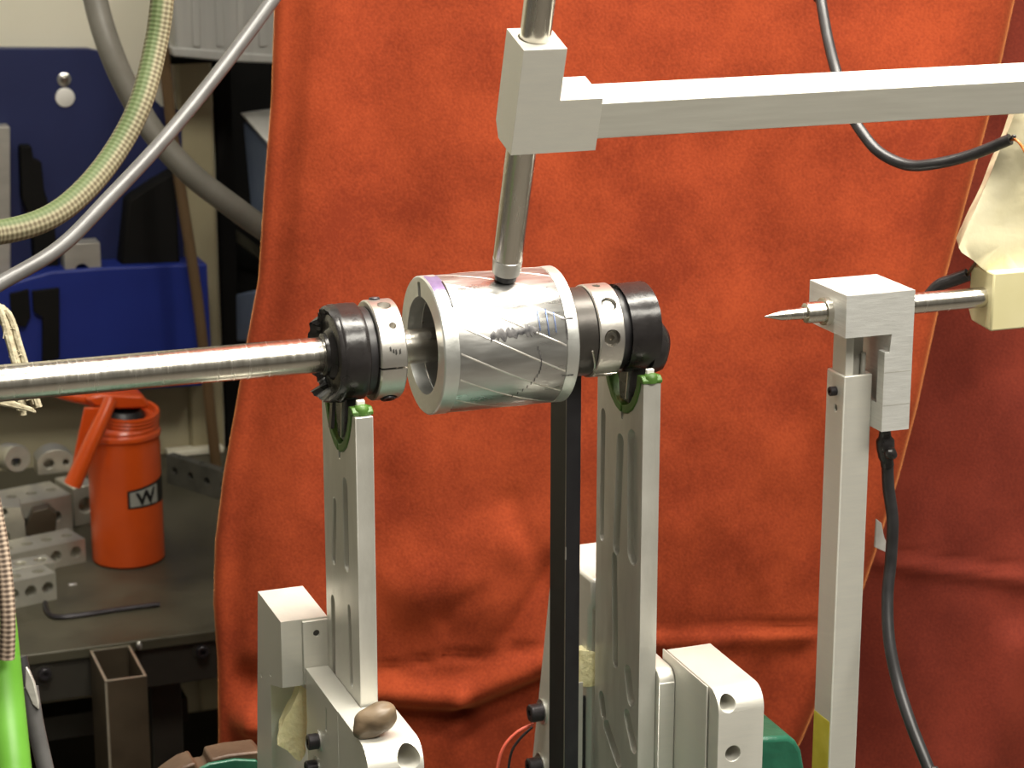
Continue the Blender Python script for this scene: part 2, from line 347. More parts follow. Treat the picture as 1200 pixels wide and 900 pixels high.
# ---- rotor
RR = 0.0400; XL, XR = -0.0389, 0.0424
rot = thing('rotor', (0.0018, 0, ZA-RR), 'shiny grey cylindrical motor rotor with slanted pale bars and an open hollow end', 'rotor')
bm = nb(); seg = 96; xr0 = XL; rb = 0.0283
def ringrow(x, r): return [bm.verts.new(AX(x, r, 2*PI*i/seg)) for i in range(seg)]
prof = [(XL, rb), (XL, RR-.0008), (XL+.0008, RR), (-0.0298, RR), (-0.0298, rb+.001), (XL+.0006, rb)]
rows = [ringrow(*q) for q in prof]
for A, B in zip(rows, rows[1:]+rows[:1]):
    for i in range(seg):
        j = (i+1) % seg; bm.faces.new((A[i], A[j], B[j], B[i]))
er = obj('end_ring', bm, 'ring', rot)
_a = math.radians(-9); _u = V((0, -math.sin(_a), math.cos(_a))); _v = V((0, math.cos(_a), math.sin(_a))); _o = V((0, 0, ZA))
_q = [_o+_u*.026-_v*.0026, _o+_u*.0365-_v*.0026, _o+_u*.0365+_v*.0026, _o+_u*.026+_v*.0026]
cut(er, [hexa(nb(), [p+V((XL-.01, 0, 0)) for p in _q], [p+V((XL+.0085, 0, 0)) for p in _q])])
obj('core', lathe(nb(), (0, 0, ZA), (1, 0, 0), [(-0.0298, rb+.0005), (-0.0298, RR-.0006), (-0.0292, RR-.0003), (0.0344, RR-.0003), (0.035, RR-.0007), (0.035, 0.011), (-0.004, 0.011), (-0.004, rb), (-0.0298, rb)], 96, closed=False), 'core', rot)
obj('end_ring', lathe(nb(), (0, 0, ZA), (1, 0, 0), [(0.035, RR-.0002), (0.0418, RR), (0.0424, RR-.0006), (0.0424, 0.020), (0.035, 0.020), (0.035, RR-.0002)], 96, closed=False), 'ring', rot)
# skewed squirrel-cage bars, one inlay each
nbars = 16; skew = math.radians(46)
proto_bar = None
for k in range(nbars):
    o = None
    bm = cyl_patch(nb(), -0.0291, 0.0343, math.radians(62.3+22.5*k)-0.016, math.radians(62.3+22.5*k)+0.016, RR-.0003, 24, 2, 0, skew, .00018)
    obj('rotor_bar', bm, 'bar', rot)
D = math.radians
obj('ink_mark', cyl_patch(nb(), -0.0112, 0.0180, D(69.5), D(76.5), RR-.0001, 26, 4, 0.045, D(-3)), 'dark_ink', rot)
obj('marker_stain', cyl_patch(nb(), XL+.001, -0.0299, D(-2), D(27), RR, 6, 14, 0.05), 'purple', rot)
obj('marker_edge', cyl_patch(nb(), -0.0308, -0.0296, D(14), D(46), RR+.00005, 3, 14, 0.02), 'label_dark', rot)
for (a, b_, c_, d_) in ((0.012, 0.017, 52, 56), (0.0185, 0.0192, 55, 72), (0.0235, 0.0243, 54, 76), (0.0280, 0.0287, 57, 74)):
    obj('marker_line', cyl_patch(nb(), a, b_, D(c_), D(d_), RR-.0001, 3, 12, 0.02), 'blue_ink', rot)
obj('scribed_line', cyl_patch(nb(), 0.0345, 0.0352, D(62), D(80), RR+.0001, 2, 14, 0.02), 'dark_ink', rot)
obj('scribed_line', cyl_patch(nb(), 0.0325, 0.0395, D(63), D(64.4), RR+.0001, 10, 2, 0.006), 'dark_ink', rot)
obj('scribed_line', cyl_patch(nb(), 0.0325, 0.0395, D(112), D(113.2), RR+.0001, 10, 2, 0.006), 'dark_ink', rot)
bmv = nb()                                                        # curved pen stroke down the right of the core
for k in range(14):
    t = k/13; th = D(84+46*t); x = 0.0165+0.004*math.sin(t*PI)-0.012*t*t
    cyl_patch(bmv, x, x+.0006, th, th+D(3.4), RR-.0001, 1, 2, 0)
obj('pen_stroke', bmv, 'dark_ink', rot)

# ---- bearings wrapped in black tape
def bearing(x0, x1, r, xg, label, group):
    t = thing('taped_bearing', ((x0+x1)/2, 0, ZA-r), label, 'bearing', 'taped bearings on the shaft')
    bm = nb(); pr = [(x0, 0.0106), (x0, r-.0016), (x0+.0012, r)]
    n = 7
    for k in range(1, n): pr.append((x0+.0012+(x1-x0-.0024)*k/n, r+(0.00012 if k % 2 else -.00005)))
    pr += [(x1-.0012, r), (x1, r-.0014), (x1, 0.0106), (x0, 0.0106)]
    lathe(bm, (0, 0, ZA), (1, 0, 0), pr, 64, closed=False)
    for v in bm.verts:
        if (V((0, v.co.y, v.co.z-ZA))).length > 0.02:
            q = noise.noise(v.co*70)*0.0007; d = V((0, v.co.y, v.co.z-ZA)).normalized(); v.co += d*q
    obj('tape_wrap', bm, 'tape', t, sm=60)
    obj('bearing_groove', lathe(nb(), (0, 0, ZA), (1, 0, 0), [(min(x1, xg), .0106), (min(x1, xg), r-.0026), (max(x1, xg), r-.0026), (max(x1, xg), .0106), (min(x1, xg), .0106)], 56, closed=False), 'black', t)
    return t
bl = bearing(-0.0935, -0.0772, 0.0279, -0.0728, 'black taped bearing with ragged torn tape end on the left support', None)
# ragged torn tape standing out at the left end
bm = nb(); n = 72; rows = []
random.seed(5); jag = [random.uniform(.15, 1) for _ in range(18)]
for i in range(n):
    th = 2*PI*i/n; rear = .5-.5*math.sin(th); low = max(0, -math.cos(th))
    u = i/4; k0 = int(u) % 18; f_ = u-int(u); jj = jag[k0] if f_ < .5 else jag[(k0+1) % 18]*(.6+.4*f_)
    L = .0010+(.0085*rear**1.5+.0045*low)*jj
    rr = 0.0274-.0035*rear*random.uniform(.3, 1)
    rows.append([bm.verts.new(AX(-0.0905, 0.0281, th)), bm.verts.new(AX(-0.0935-L*.5, .0277-.0006*rear, th)), bm.verts.new(AX(-0.0937-L, rr, th)), bm.verts.new(AX(-0.0935-L*.45, rr-.0028, th)), bm.verts.new(AX(-0.0925, .0215, th))])
for i in range(n):
    j = (i+1) % n
    for k in range(4): bm.faces.new((rows[i][k], rows[j][k], rows[j][k+1], rows[i][k+1]))
obj('torn_tape_edge', bm, 'tape', bl, sm=25)
obj('shaft_seal', lathe(nb(), (0, 0, ZA), (1, 0, 0), [(-.0985, .0102), (-.0982, .0118), (-.0965, .0122), (-.0960, .0132), (-.0935, .0150), (-.0932, .0102)], 40, closed=False), 'tape', bl)
bm = nb(); hexa(bm, [AX(-.0945, .0225, D(175)), AX(-.0945, .0225, D(163)), AX(-.093, .0265, D(163)), AX(-.093, .0265, D(175))],
                [AX(-.0955, .043, D(181)), AX(-.0955, .043, D(174)), AX(-.0935, .043, D(174)), AX(-.0935, .043, D(181))])
obj('tape_tail', bm, 'tape', bl)
br = bearing(0.0985, 0.0823, 0.0263, 0.0765, 'black taped bearing beside the rightmost silver collar on the right support', None)
bm = nb(); lathe(bm, (0.0975, -.005, ZA-.0105), (1, -.05, -.05), [(0, .0170), (.005, .0172), (.009, .0155), (.0115, .0118), (.0125, 0)], 28)
for v in bm.verts: v.co += V((noise.noise(v.co*90), noise.noise(v.co*90+V((3, 1, 2))), noise.noise(v.co*90+V((5, 7, 1)))))*0.0012
obj('tape_lump', bm, 'tape', br, sm=60)

# ---- silver collars
def collar(x0, x1, r, label):
    t = thing('shaft_collar', ((x0+x1)/2, 0, ZA-r), label, 'collar', 'clamp collars on the shaft')
    b = obj('collar_ring', lathe(nb(), (0, 0, ZA), (1, 0, 0), [(x0, .0102), (x0, r-.0008), (x0+.0008, r), (x1-.0008, r), (x1, r-.0008), (x1, .0102), (x0, .0102)], 80, closed=False), 'collar', t)
    return t, b
def radial(x, th, r0, r1, rad, seg=20): return cyl(nb(), AX(x, r0, th), AX(x, r1, th), rad, seg)
t1, b1 = collar(-0.0722, -0.0566, 0.0287, 'silver clamp collar with a slit, left of the rotor between bearing and rotor')
cut(b1, [radial(-.0640, D(15.9), .021, .04, .0040), radial(-.0633, D(49), .020, .04, .0022),
         box(nb(), -.08, -.05, -.036, -.008, AX(0, .0287, D(98.5)).z-.0006, AX(0, .0287, D(98.5)).z+.0006),
         radial(-.0640, D(152), .021, .04, .0052)])
sock('clamp_screw', AX(-.0640, .0215, D(152)), AX(0, 1, D(152))-V((0, 0, ZA)), .0044, .0082, t1)
sock('set_screw', AX(-.0640, .0195, D(15.9)), AX(0, 1, D(15.9))-V((0, 0, ZA)), .0037, .0055, t1, 'zinc')
obj('set_screw', cyl(nb(), AX(-.0660, .0270, D(-8)), AX(-.0660, .0300, D(-8)), .0032, 16, .0006), 'screw', t1)
for k, (x, a) in enumerate(((-.0672, 74), (-.0655, 76), (-.0640, 77.5), (-.0618, 77))):   # faint engraved marks
    obj('engraved_mark', cyl_patch(nb(), x, x+.0011, D(a), D(a+5), .0287, 3, 5, 0.02), 'hole', t1)
t2, b2 = collar(0.0602, 0.0760, 0.0275, 'silver clamp collar with a socket screw, right of the rotor')
cut(b2, [radial(.0686, D(43.4), .022, .04, .0048), radial(.0676, D(87), .0225, .04, .0051), radial(.0672, D(5.8), .020, .04, .0024)])
sock('clamp_screw', AX(.0676, .0210, D(87)), AX(0, 1, D(87))-V((0, 0, ZA)), .0040, .0050, t2, 'steel_dark')
obj('clamp_screw', lathe(nb(), AX(.0686, .0222, D(43.4)), AX(0, 1, D(43.4))-V((0, 0, ZA)), [(0, .0046), (.0022, .0044), (.0028, .0036), (.0022, .002), (.0026, 0)], 20), 'zinc', t2)
obj('wire_clip', tube(nb(), [AX(.0548, .0285, D(100)), AX(.0575, .0285, D(118)), AX(.0595, .0285, D(135)), AX(.066, .0288, D(140)), AX(.074, .0288, D(140))], .0006, 8), 'steel', t2)

# ---- black flange right of the rotor
fl = tag(obj('black_flange', lathe(nb(), (0, 0, ZA), (1, 0, 0), [(0.0435, .0103), (0.0435, .0245), (0.0445, .0262), (0.0595, .0262), (0.0600, .0255), (0.0600, .0103), (0.0435, .0103)], 64, closed=False), 'flange'),
         'dark round flange between the rotor and the right silver collar', 'flange')

# ================================================================== SUPPORT STATIONS
def stadium(p, q, r, n=8):                   # rounded slot outline in (y, z)
    a = math.atan2(q[1]-p[1], q[0]-p[0])
    return arc(q[0], q[1], r, a-PI/2, a+PI/2, n)+arc(p[0], p[1], r, a+PI/2, a+3*PI/2, n)
ZBED = 0.930
PHI = math.radians(32)
def support(x0, x1, yf, yb, zt, apex, slots, rbear, label):
    t = thing('bearing_support', ((x0+x1)/2, (yf+yb)/2, ZBED), label, 'support', 'bearing supports')
    dz = zt-apex
    half = [(.0278, zt), (.0262, zt-.20*dz), (.0222, zt-.48*dz), (.0160, zt-.74*dz), (.0085, zt-.90*dz), (.0018, apex+.001)]   # right-hand half of the rounded vee, top to bottom
    poly = [(yf, ZBED), (yb, ZBED), (yb, zt)]+half+[(.0012, apex-.003), (-.0012, apex-.003)]+[(-y, z) for y, z in half[::-1]]+[(yf, zt)]
    p = obj('upright_plate', prism(nb(), poly, x0, x1), 'alu_plate', t, bevel=0.0005)
    cutters = []
    for (a, b, r) in slots:
        A, B = PX(*a, x0), PX(*b, x0)
        cutters.append(prism(nb(), stadium((A.y, A.z), (B.y, B.z), r), x0-.004, x0+.0045))
    cut(p, cutters)
    # green liner strip following each flank of the vee and folded over its lip
    x0g, x1g = x0-.0008, x1+.0008; hw = .0278; th = .0050
    for sg in (-1, 1):
        outer = [(.0330 if False else .0310, zt+.0004)]+[(y, z+.0003) for y, z in half]
        inner = []
        for k, (y, z) in enumerate(half):
            y0, z0 = half[max(k-1, 0)]; y1, z1 = half[min(k+1, len(half)-1)]
            ty, tz = y1-y0, z1-z0; ln = math.hypot(ty, tz); inner.append((max(.0002, y+tz/ln*th), z-ty/ln*th if k else z+.004))
        bm = nb()
        strip = list(zip(outer[1:], inner))
        for xa_ in (x0g,):
            vs = [[bm.verts.new((xx, sg*p[0], p[1])) for xx in (x0g, x1g) for p in pr_] for pr_ in strip]
        for A, B in zip(vs, vs[1:]):
            bm.faces.new((A[0], A[1], B[1], B[0])); bm.faces.new((A[2], B[2], B[3], A[3])); bm.faces.new((A[0], B[0], B[2], A[2])); bm.faces.new((A[1], A[3], B[3], B[1]))
        bm.faces.new((vs[0][0], vs[0][2], vs[0][3], vs[0][1])); bm.faces.new((vs[-1][0], vs[-1][1], vs[-1][3], vs[-1][2]))
        prism(bm, [(sg*.0236, zt+.0002), (sg*.0318, zt+.0002), (sg*.0322, zt+.0022), (sg*.0290, zt+.0046), (sg*.0240, zt+.0042)], x0g, x1g)
        obj('vee_liner', bm, 'green_felt', t, bevel=.0005)
    zp = ZA-rbear+.0006
    obj('black_pad', prism(nb(), [(-.0125, zp+.0035), (-.0075, apex+.0085), (.0065, apex+.0085), (.0125, zp+.0035), (.007, zp), (-.007, zp)], x0+.0012, x1-.0012), 'tape', t, bevel=.0006)
    obj('steel_strip', prism(nb(), [(-.0090, zp+.001), (-.0060, apex+.011), (-.0048, apex+.011), (-.0078, zp+.001)], x0-.0004, x0+.0013), 'zinc', t)
    xm = (x0+x1)/2
    obj('liner_button', lathe(nb(), (xm, -hw-.0010, zt+.0004), (0, 0, 1), [(0, .0040), (.003, .0043), (.0052, .0034), (.006, 0)], 18), 'green_felt', t, sm=60)
    obj('white_pin', box(nb(), xm-.0028, xm+.0020, -hw-.0018, -hw+.0010, zt+.0050, zt+.0085), 'white_pl', t, bevel=.0006)
    return t
sL = support(-0.0897, -0.0792, -0.0342, 0.0350, 1.2710, 1.2410,
             [((392, 590), (391, 655), .0035), ((404, 570), (406, 660), .005), ((390, 705), (391, 790), .004), ((409, 715), (412, 800), .003)],
             .0279, 'tall grey metal upright with green vee notch under the left bearing')
sR = support(0.0860, 0.0969, -0.0312, 0.0385, 1.2728, 1.2466,
             [((707, 485), (705, 628), .0034), ((727, 518), (722, 640), .0052), ((741, 518), (741, 648), .0076), ((720, 655), (721, 775), .0042),
              ((736, 790), (739, 818), .0058), ((735, 840), (742, 874), .0050), ((711, 852), (724, 890), .0054), ((705, 818), (707, 836), .0046)],
             .0263, 'tall grey metal upright with green vee notch under the right bearing')

def scr_hole(x, y, z, d, r, dep=.03): p = V((x, y, z)); d = V(d).normalized(); return cyl(nb(), p-d*.01, p+d*dep, r, 24)
# ---- left station: front and rear brackets
zt = 1.0985
bf = thing('clamp_bracket', (-.088, -.06, ZBED), 'silver front bracket at the left station with a brown pebble lying on it', 'bracket', 'clamp brackets at the support feet')
prof = [(-.0362, zt), (-.0362, ZBED), (-.0960, ZBED), (-.0960, zt-.014)]+arc(-.0820, zt-.014, .014, PI, PI/2, 8)
b = obj('bracket_block', prism(nb(), prof, -.1040, -.0718), 'alu', bf, bevel=.0006)
H = PY(480, 890, -.096); cut(b, [scr_hole(H.x, -.096, H.z, (0, 1, 0), .0066)])
b = obj('side_cheek', box(nb(), -.1040, -.0899, -.0360, .0335, ZBED, zt-.0004), 'alu', bf, bevel=.0004)
S1 = PX(373, 868, -.104); S0a, S0b = PX(382, 832, -.104), PX(382, 855, -.104)
cut(b, [prism(nb(), stadium((S0a.y, S0a.z), (S0b.y, S0b.z), .0012), -.106, -.0985)])
for q in ((374, 868), (372, 899)):
    S = PX(*q, -.104)
    k_ = sock('cap_screw', (-.1050, S.y, S.z), (-1, 0, 0), .0048, .0062, bf)
    obj('washer', lathe(nb(), (-.1040, S.y, S.z), (-1, 0, 0), [(0, .0066), (.0010, .0066), (.0011, .003)], 24), 'zinc', k_)
zr = 1.1283
rbk = thing('clamp_bracket', (-.103, .07, ZBED), 'silver rear bracket with overhanging lip and a small hole, behind the left upright', 'bracket', 'clamp brackets at the support feet')
prof = [(.0365, zr), (.0365, 1.0860), (.0660, 1.0765), (.0740, ZBED), (.1180, ZBED), (.0921, zr)]
b = obj('bracket_block', prism(nb(), prof, -.1177, -.0890), 'alu', rbk, bevel=.0012)
h1, h2 = PX(306, 791, -.1177), PX(317, 790, -.1177)
cut(b, [scr_hole(-.1177, h1.y, h1.z, (1, 0, 0), .0017, .01), scr_hole(-.1177, h2.y, h2.z, (1, 0, 0), .0015, .01)])
b = obj('side_cheek', box(nb(), -.1048, -.0893, .0340, .0363, 1.0870, zr-.001), 'alu', rbk, bevel=.0003)
h1 = PY(371, 742, .034); cut(b, [scr_hole(h1.x, .034, h1.z, (0, 1, 0), .0020, .0016)])
b_ = obj('hole_shade', cyl(nb(), (h1.x, .0353, h1.z), (h1.x, .0360, h1.z), .0020, 16), 'hole', rbk)  # dark disc on the hole's floor, its shade put into the colour
# ---- right station
zt2 = 1.0998
bf = thing('clamp_bracket', (.118, -.06, ZBED), 'silver front bracket with two round holes, right of the right upright', 'bracket', 'clamp brackets at the support feet')
prof = [(-.0185, zt2), (-.0185, 1.0545), (-.0590, 1.0555), (-.0635, 1.0500), (-.0640, ZBED), (-.0930, ZBED), (-.0930, zt2-.0125)]+arc(-.0805, zt2-.0125, .0125, PI, PI/2, 8)
b = obj('bracket_block', prism(nb(), prof, .1096, .1391), 'alu', bf, bevel=.0006)
cut(b, [scr_hole(PY(854, 826, -.093).x, -.093, PY(854, 826, -.093).z, (0, 1, 0), .0049), scr_hole(PY(859, 883, -.093).x, -.093, PY(859, 883, -.093).z, (0, 1, 0), .0049)])
obj('cover_plate', box(nb(), .1079, .1089, -.0800, -.0165, ZBED, zt2), 'alu', bf, bevel=.0003)
prof = [(.030, zt2-.001), (.030, ZBED), (-.0560, ZBED), (-.0560, zt2-.022)]+arc(-.0460, zt2-.020, .010, PI, PI/2, 6)
obj('side_cheek', prism(nb(), [(.030, zt2-.006), (.030, ZBED), (-.036, ZBED), (-.036, zt2-.014)]+arc(-.028, zt2-.014, .008, PI, PI/2, 6), .0972, .1074), 'alu', bf, bevel=.0005)
rbk = thing('clamp_bracket', (.10, .08, ZBED), 'silver rear bracket with slanting back edge, behind the black bar', 'bracket', 'clamp brackets at the support feet')
bck = PX(618, 900, .0836)
prof = [(.0390, zr), (.0390, 1.1120), (.0440, 1.1060), (.0440, ZBED), (bck.y, ZBED), (.1065, zr)]
obj('bracket_block', prism(nb(), prof, .0836, .1180), 'alu', rbk, bevel=.0025)
for q in ((636, 834), (634, 897)):
    S = PX(q[0], q[1], .0836)
    k_ = sock('cap_screw', (.0824, S.y, S.z), (-1, 0, 0), .0062, .0085, rbk)
    obj('washer', lathe(nb(), (.0836, S.y, S.z), (-1, 0, 0), [(0, .0088), (.0012, .0088), (.0013, .003)], 24), 'zinc', k_)
obj('spacer_roller', cyl(nb(), (.0760, .030, PY(688, 780, .030).z-.010), (.0845, .030, PY(688, 780, .030).z-.010), .0, 8) if False else lathe(nb(), PY(688, 800, .050)+V((0, 0, .0)), (0, 0, 1), [(0, .0070), (.022, .0070), (.024, .006)], 24), 'foam', rbk)
S = PY(684, 850, .047)
obj('black_spacer', prism(nb(), arc(S.x-.001, S.z+.014, .0062, 0, PI, 8)+[(S.x-.0072, ZBED), (S.x+.0052, ZBED)], .0470, .0500, 'y'), 'black', rbk, bevel=.0008)
S = PY(678, 850, .046)
obj('edge_strip', box(nb(), S.x-.0018, S.x+.0012, .0420, .0432, ZBED, PY(678, 797, .046).z), 'alu', rbk, bevel=.0002)

# ---- black bar under the flange
xb0, xb1 = .0500, .0598
bb = thing('black_bar', (.053, 0, ZBED), 'upright matt black bar standing between rotor and right support', 'bar')
bm = nb(); prism(bm, [(.0488, 0.022), (.0500, 0.0), (.0594, 0.0), (.0598, .0008), (.0598, .022)], ZBED, ZA-.0262, 'z')
o = obj('bar_body', bm, 'black_ano', bb)
ptop, pbot = PY(664.6, 480, -.0002), PY(660.5, 880, -.0002)
bm = nb(); cyl(bm, (.0500, -.0001, ZBED), (.0500, -.0001, ZA-.027), .00035, 8)
obj('pale_edge', bm, 'steel_dark', bb)  # thin paler line along the bar's front corner
q = PY(664, 648, 0)
obj('edge_nick', box(nb(), .04975, .0504, -.0008, .0002, q.z-.004, q.z+.004), 'zinc', bb)

# ---- yellow foam scrap at the left station
bm = nb(); pts = [(352, 803), (362, 812), (360, 850), (357, 885), (352, 892), (345, 888), (336, 880), (325, 872), (326, 862), (335, 842), (346, 820)]
F1 = [PY(*q, .0440) for q in pts]; F2 = [p+V((.002, .0150, .0005)) for p in F1]
cen = sum(F2, V())/len(F2); F2 = [cen+(p-cen)*.78 for p in F2]
hexa(bm, F1, F2); bmesh.ops.subdivide_edges(bm, edges=bm.edges[:], cuts=2, use_grid_fill=True)
bmesh.ops.triangulate(bm, faces=[f for f in bm.faces if len(f.verts) > 4]); bmesh.ops.subdivide_edges(bm, edges=bm.edges[:], cuts=1)
for v in bm.verts: v.co += V((noise.noise(v.co*160), noise.noise(v.co*160+V((9, 1, 2))), noise.noise(v.co*160+V((5, 3, 8)))))*.0012
tag(obj('foam_scrap', bm, 'foam', sm=70), 'torn pale yellow foam scrap wedged beside the left front bracket', 'foam')

# ---- pebble on the left bracket
pc = PZ(440, 846, zt+.0085)
bm = nb(); bmesh.ops.create_icosphere(bm, subdivisions=4, radius=1)
axs = (RIGHT*.86+V((0, 0, 1))*.38+FH*.25).normalized(); a2 = axs.cross(V((0, 0, 1))).normalized(); a3 = a2.cross(axs)
for v in bm.verts:
    p = v.co.copy(); n_ = noise.noise(p*1.3+V((2, 2, 5)))*.16
    k = 1+n_; flat = 1-.18*max(0, p.x+.2)
    v.co = pc+axs*(p.x*.0138*k)+a2*(p.y*.0085*k*flat)+a3*(max(p.z, -.92)*.0090*k)
lo = min(v.co.z for v in bm.verts)
for v in bm.verts: v.co.z += zt-lo-.0003
tag(obj('pebble', bm, 'pebble', sm=80), 'smooth brown oblong pebble lying on the left front bracket', 'pebble')

# ---- machine bed below the frame
bed = thing('machine_bed', (0.05, 0, 0), 'dark green cast machine bed carrying both bearing supports', 'machine')
obj('bed_plate', box(nb(), -.20, .20, -.15, .085, ZBED-.06, ZBED), 'green_cast', bed, bevel=.004)
obj('pedestal', box(nb(), -.17, .17, -.12, .065, 0, ZBED-.06), 'green_cast', bed, bevel=.01)
a, b_, c_, d_ = PY(893, 840, -.02), PY(903, 843, -.02), PY(914, 858, -.02), PY(922, 905, -.02)
prof = [(a.x-.02, a.z+.001), (b_.x-.002, b_.z+.001), (b_.x+.003, b_.z-.003), (c_.x, c_.z), (d_.x, d_.z), (d_.x+.002, ZBED), (a.x-.02, ZBED)]
tag(obj('green_casting', prism(nb(), prof, -.05, .03, 'y'), 'green_cast', bevel=.003, bseg=3), 'rounded dark green painted casting behind the right front bracket', 'casting')
hs = thing('rusty_casting', (-.16, .12, ZBED), 'brown cast iron hump with a notch in its top and green paint below, bottom left', 'casting')
yk = .17
top = [(150, 930), (192, 897), (208, 886), (222, 881), (226, 890), (238, 888), (240, 877), (262, 872), (296, 868), (306, 880), (318, 905), (322, 940)]
A = [PY(*q, yk) for q in top]
prof = [(p.x, p.z) for p in A]
obj('casting_body', prism(nb(), prof+[(prof[-1][0], ZBED-.05), (prof[0][0], ZBED-.05)], yk-.018, yk+.004, 'y'), 'rust', hs, bevel=.0015)
G = [PY(*q, yk-.019) for q in ((225, 905), (245, 894), (275, 889), (300, 890), (312, 905))]
obj('green_panel', prism(nb(), [(p.x, p.z) for p in G]+[(G[-1].x, ZBED), (G[0].x, ZBED)], yk-.021, yk-.0175, 'y'), 'green_cast', hs, bevel=.0008)
obj('casting_foot', box(nb(), prof[0][0], prof[-1][0], yk-.016, yk+.003, .0, ZBED-.05), 'green_cast', hs)

# ---- red and black wires by the bolt
zl = [(626, 848), (606, 858), (590, 876), (583, 900), (581, 925), (590, 985)]
tag(obj('red_wire', tube(nb(), [PY(*q, .13) for q in zl], .0011, 8), 'red_wire'), 'thin red wire curving down left of the rear bracket bolt', 'wire')
zl = [(624, 852), (610, 865), (600, 880), (596, 900), (595, 925), (600, 985)]
tag(obj('black_wire', tube(nb(), [PY(*q, .132) for q in zl], .0009, 8), 'black'), 'thin black wire curving down beside the red wire', 'wire')

# ================================================================== PROBE ARM (leans towards the camera, aims at the axis)
AL = math.radians(18.7)
EW, EN, EX = V((0, -math.sin(AL), math.cos(AL))), V((0, -math.cos(AL), -math.sin(AL))), V((1, 0, 0))
PO = V((PY(592.3, 329, -RR*math.sin(AL)).x, 0, ZA))
def T(x, n, w_): return PO+EX*x+EN*n+EW*w_
def on_n(px, py, h): r = ray(px, py); q = CAM+r*((h-EN.dot(CAM-PO))/EN.dot(r))-PO; return q.x, q.dot(EW)
HB = .0150
corner = [on_n(*q, HB) for q in ((613.8, 59.1), (664.5, 57.4), (657, 117), (705.6, 116), (698.9, 175.6), (598.6, 182.6))]
wt, wb, ws = corner[0][1], (corner[4][1]+corner[5][1])/2, (corner[2][1]+corner[3][1])/2
xl_, xs_, xe_ = (corner[0][0]+corner[5][0])/2, (corner[1][0]+corner[2][0])/2, (corner[3][0]+corner[4][0])/2
blk = thing('elbow_block', T(0, 0, wb), 'L-shaped silver block joining the upright probe rod to the horizontal arm', 'block')
poly = [(xl_, wt), (xs_, wt), (xs_, ws), (xe_, ws), (xe_, wb), (xl_, wb)]
bm = nb(); hexa(bm, [T(x, HB, w_) for x, w_ in poly], [T(x, -.0125, w_) for x, w_ in poly])
# chamfer the rear right-hand edges a little
o = obj('block_body', bm, 'alu', blk, bevel=.0004)
xr_ = -.0012
cut(o, [cyl(nb(), T(xr_, 0, wb-.01), T(xr_, 0, wt+.01), .00885, 32),
        hexa(nb(), [T(xs_-.006, -.0128, wt+.002), T(xs_+.004, -.0128, wt+.002), T(xs_+.004, -.0065, wt+.002)], [T(xs_-.006, -.0128, ws+.0002), T(xs_+.004, -.0128, ws+.0002), T(xs_+.004, -.0065, ws+.0002)]),
        hexa(nb(), [T(xl_-.002, HB-.020, wb-.001), T(xl_-.002, HB-.031, wb-.001), T(xl_-.002, HB-.031, wb+.012)], [T(xe_+.002, HB-.020, wb-.001), T(xe_+.002, HB-.031, wb-.001), T(xe_+.002, HB-.031, wb+.012)])])
pr = thing('probe_rod', T(0, 0, RR), 'upright round steel probe rod with its tip just touching the rotor', 'probe')
obj('rod', lathe(nb(), T(0, 0, 0), EW+EX*(-.0035), [(.0545, .0085), (.40, .0085)], 40), 'steel', pr)
obj('tip_sleeve', lathe(nb(), T(0, 0, 0), EW+EX*(-.0035), [(.0445, .0062), (.0450, .0080), (.0540, .0086), (.0545, .0080)], 40), 'zinc', pr)
obj('sensing_face', lathe(nb(), T(0, 0, 0), EW+EX*(-.0035), [(.0404, .0042), (.0408, .0062), (.0446, .0068)], 32), 'black', pr)
a1 = on_n(705.6, 121.4, HB); a2_ = on_n(702, 163, HB)
n0, n1, w0, w1 = -.0092, .0147, a2_[1], a1[1]
arm = thing('support_arm', T(xe_, 0, w0), 'long square aluminium arm crossing the top right of the picture', 'arm')
X1 = .62
o = obj('arm_tube', hexa(nb(), [T(xe_-.0005, n1, w0), T(xe_-.0005, n1, w1), T(xe_-.0005, n0, w1), T(xe_-.0005, n0, w0)], [T(X1, n1, w0), T(X1, n1, w1), T(X1, n0, w1), T(X1, n0, w0)]), 'alu_x', arm, bevel=.0006)
post_x = .60                                                         # the column that carries the arm, beyond the frame
obj('arm_column', box(nb(), post_x, post_x+.03, T(0, n0, w0).y-.015, T(0, n0, w0).y+.015, 0, T(0, n1, w0).z+.003), 'alu', arm, bevel=.001)

# ================================================================== RIGHT-HAND POST WITH POINTED ROD
YF = -.0095
post = thing('square_post', (.2405, .002, 0), 'upright square aluminium post at right carrying the holder with pointed rod', 'post')
ztp = 1.2590
o = obj('post_tube', box(nb(), .2300, .2496, YF, .0130, 0, ztp), 'alu', post, bevel=.0022)
cut(o, [box(nb(), .2318, .2478, YF+.002, .0112, ztp-.03, ztp+.01)])
s1, s2 = PX(979, 458, .2300), PX(979, 478, .2300)
sock('cap_screw', (.2300, s1.y, s1.z), (-1, 0, 0), .0030, .0042, post)
cut(o, [scr_hole(.2300, s2.y, s2.z, (1, 0, 0), .0019, .004)])
ytp = PX(958, 850, .2300)
obj('yellow_patch', box(nb(), .22985, .2310, YF+.0012, .0128, .80, PX(962, 838, .23).z), 'yellow', post, bevel=.0001)  # thin yellow patch low on the post's left face
tb = [PY(1025, 607, .0125), PY(1031, 612, .0125), PY(1034, 628, .0125), PY(1040, 641, .0125), PY(1036, 646, .0125), PY(1023, 640, .0125)]
obj('plastic_tab', prism(nb(), [(p.x, p.z) for p in tb], .0100, .0116, 'y'), 'smoke', post, bevel=.0003)

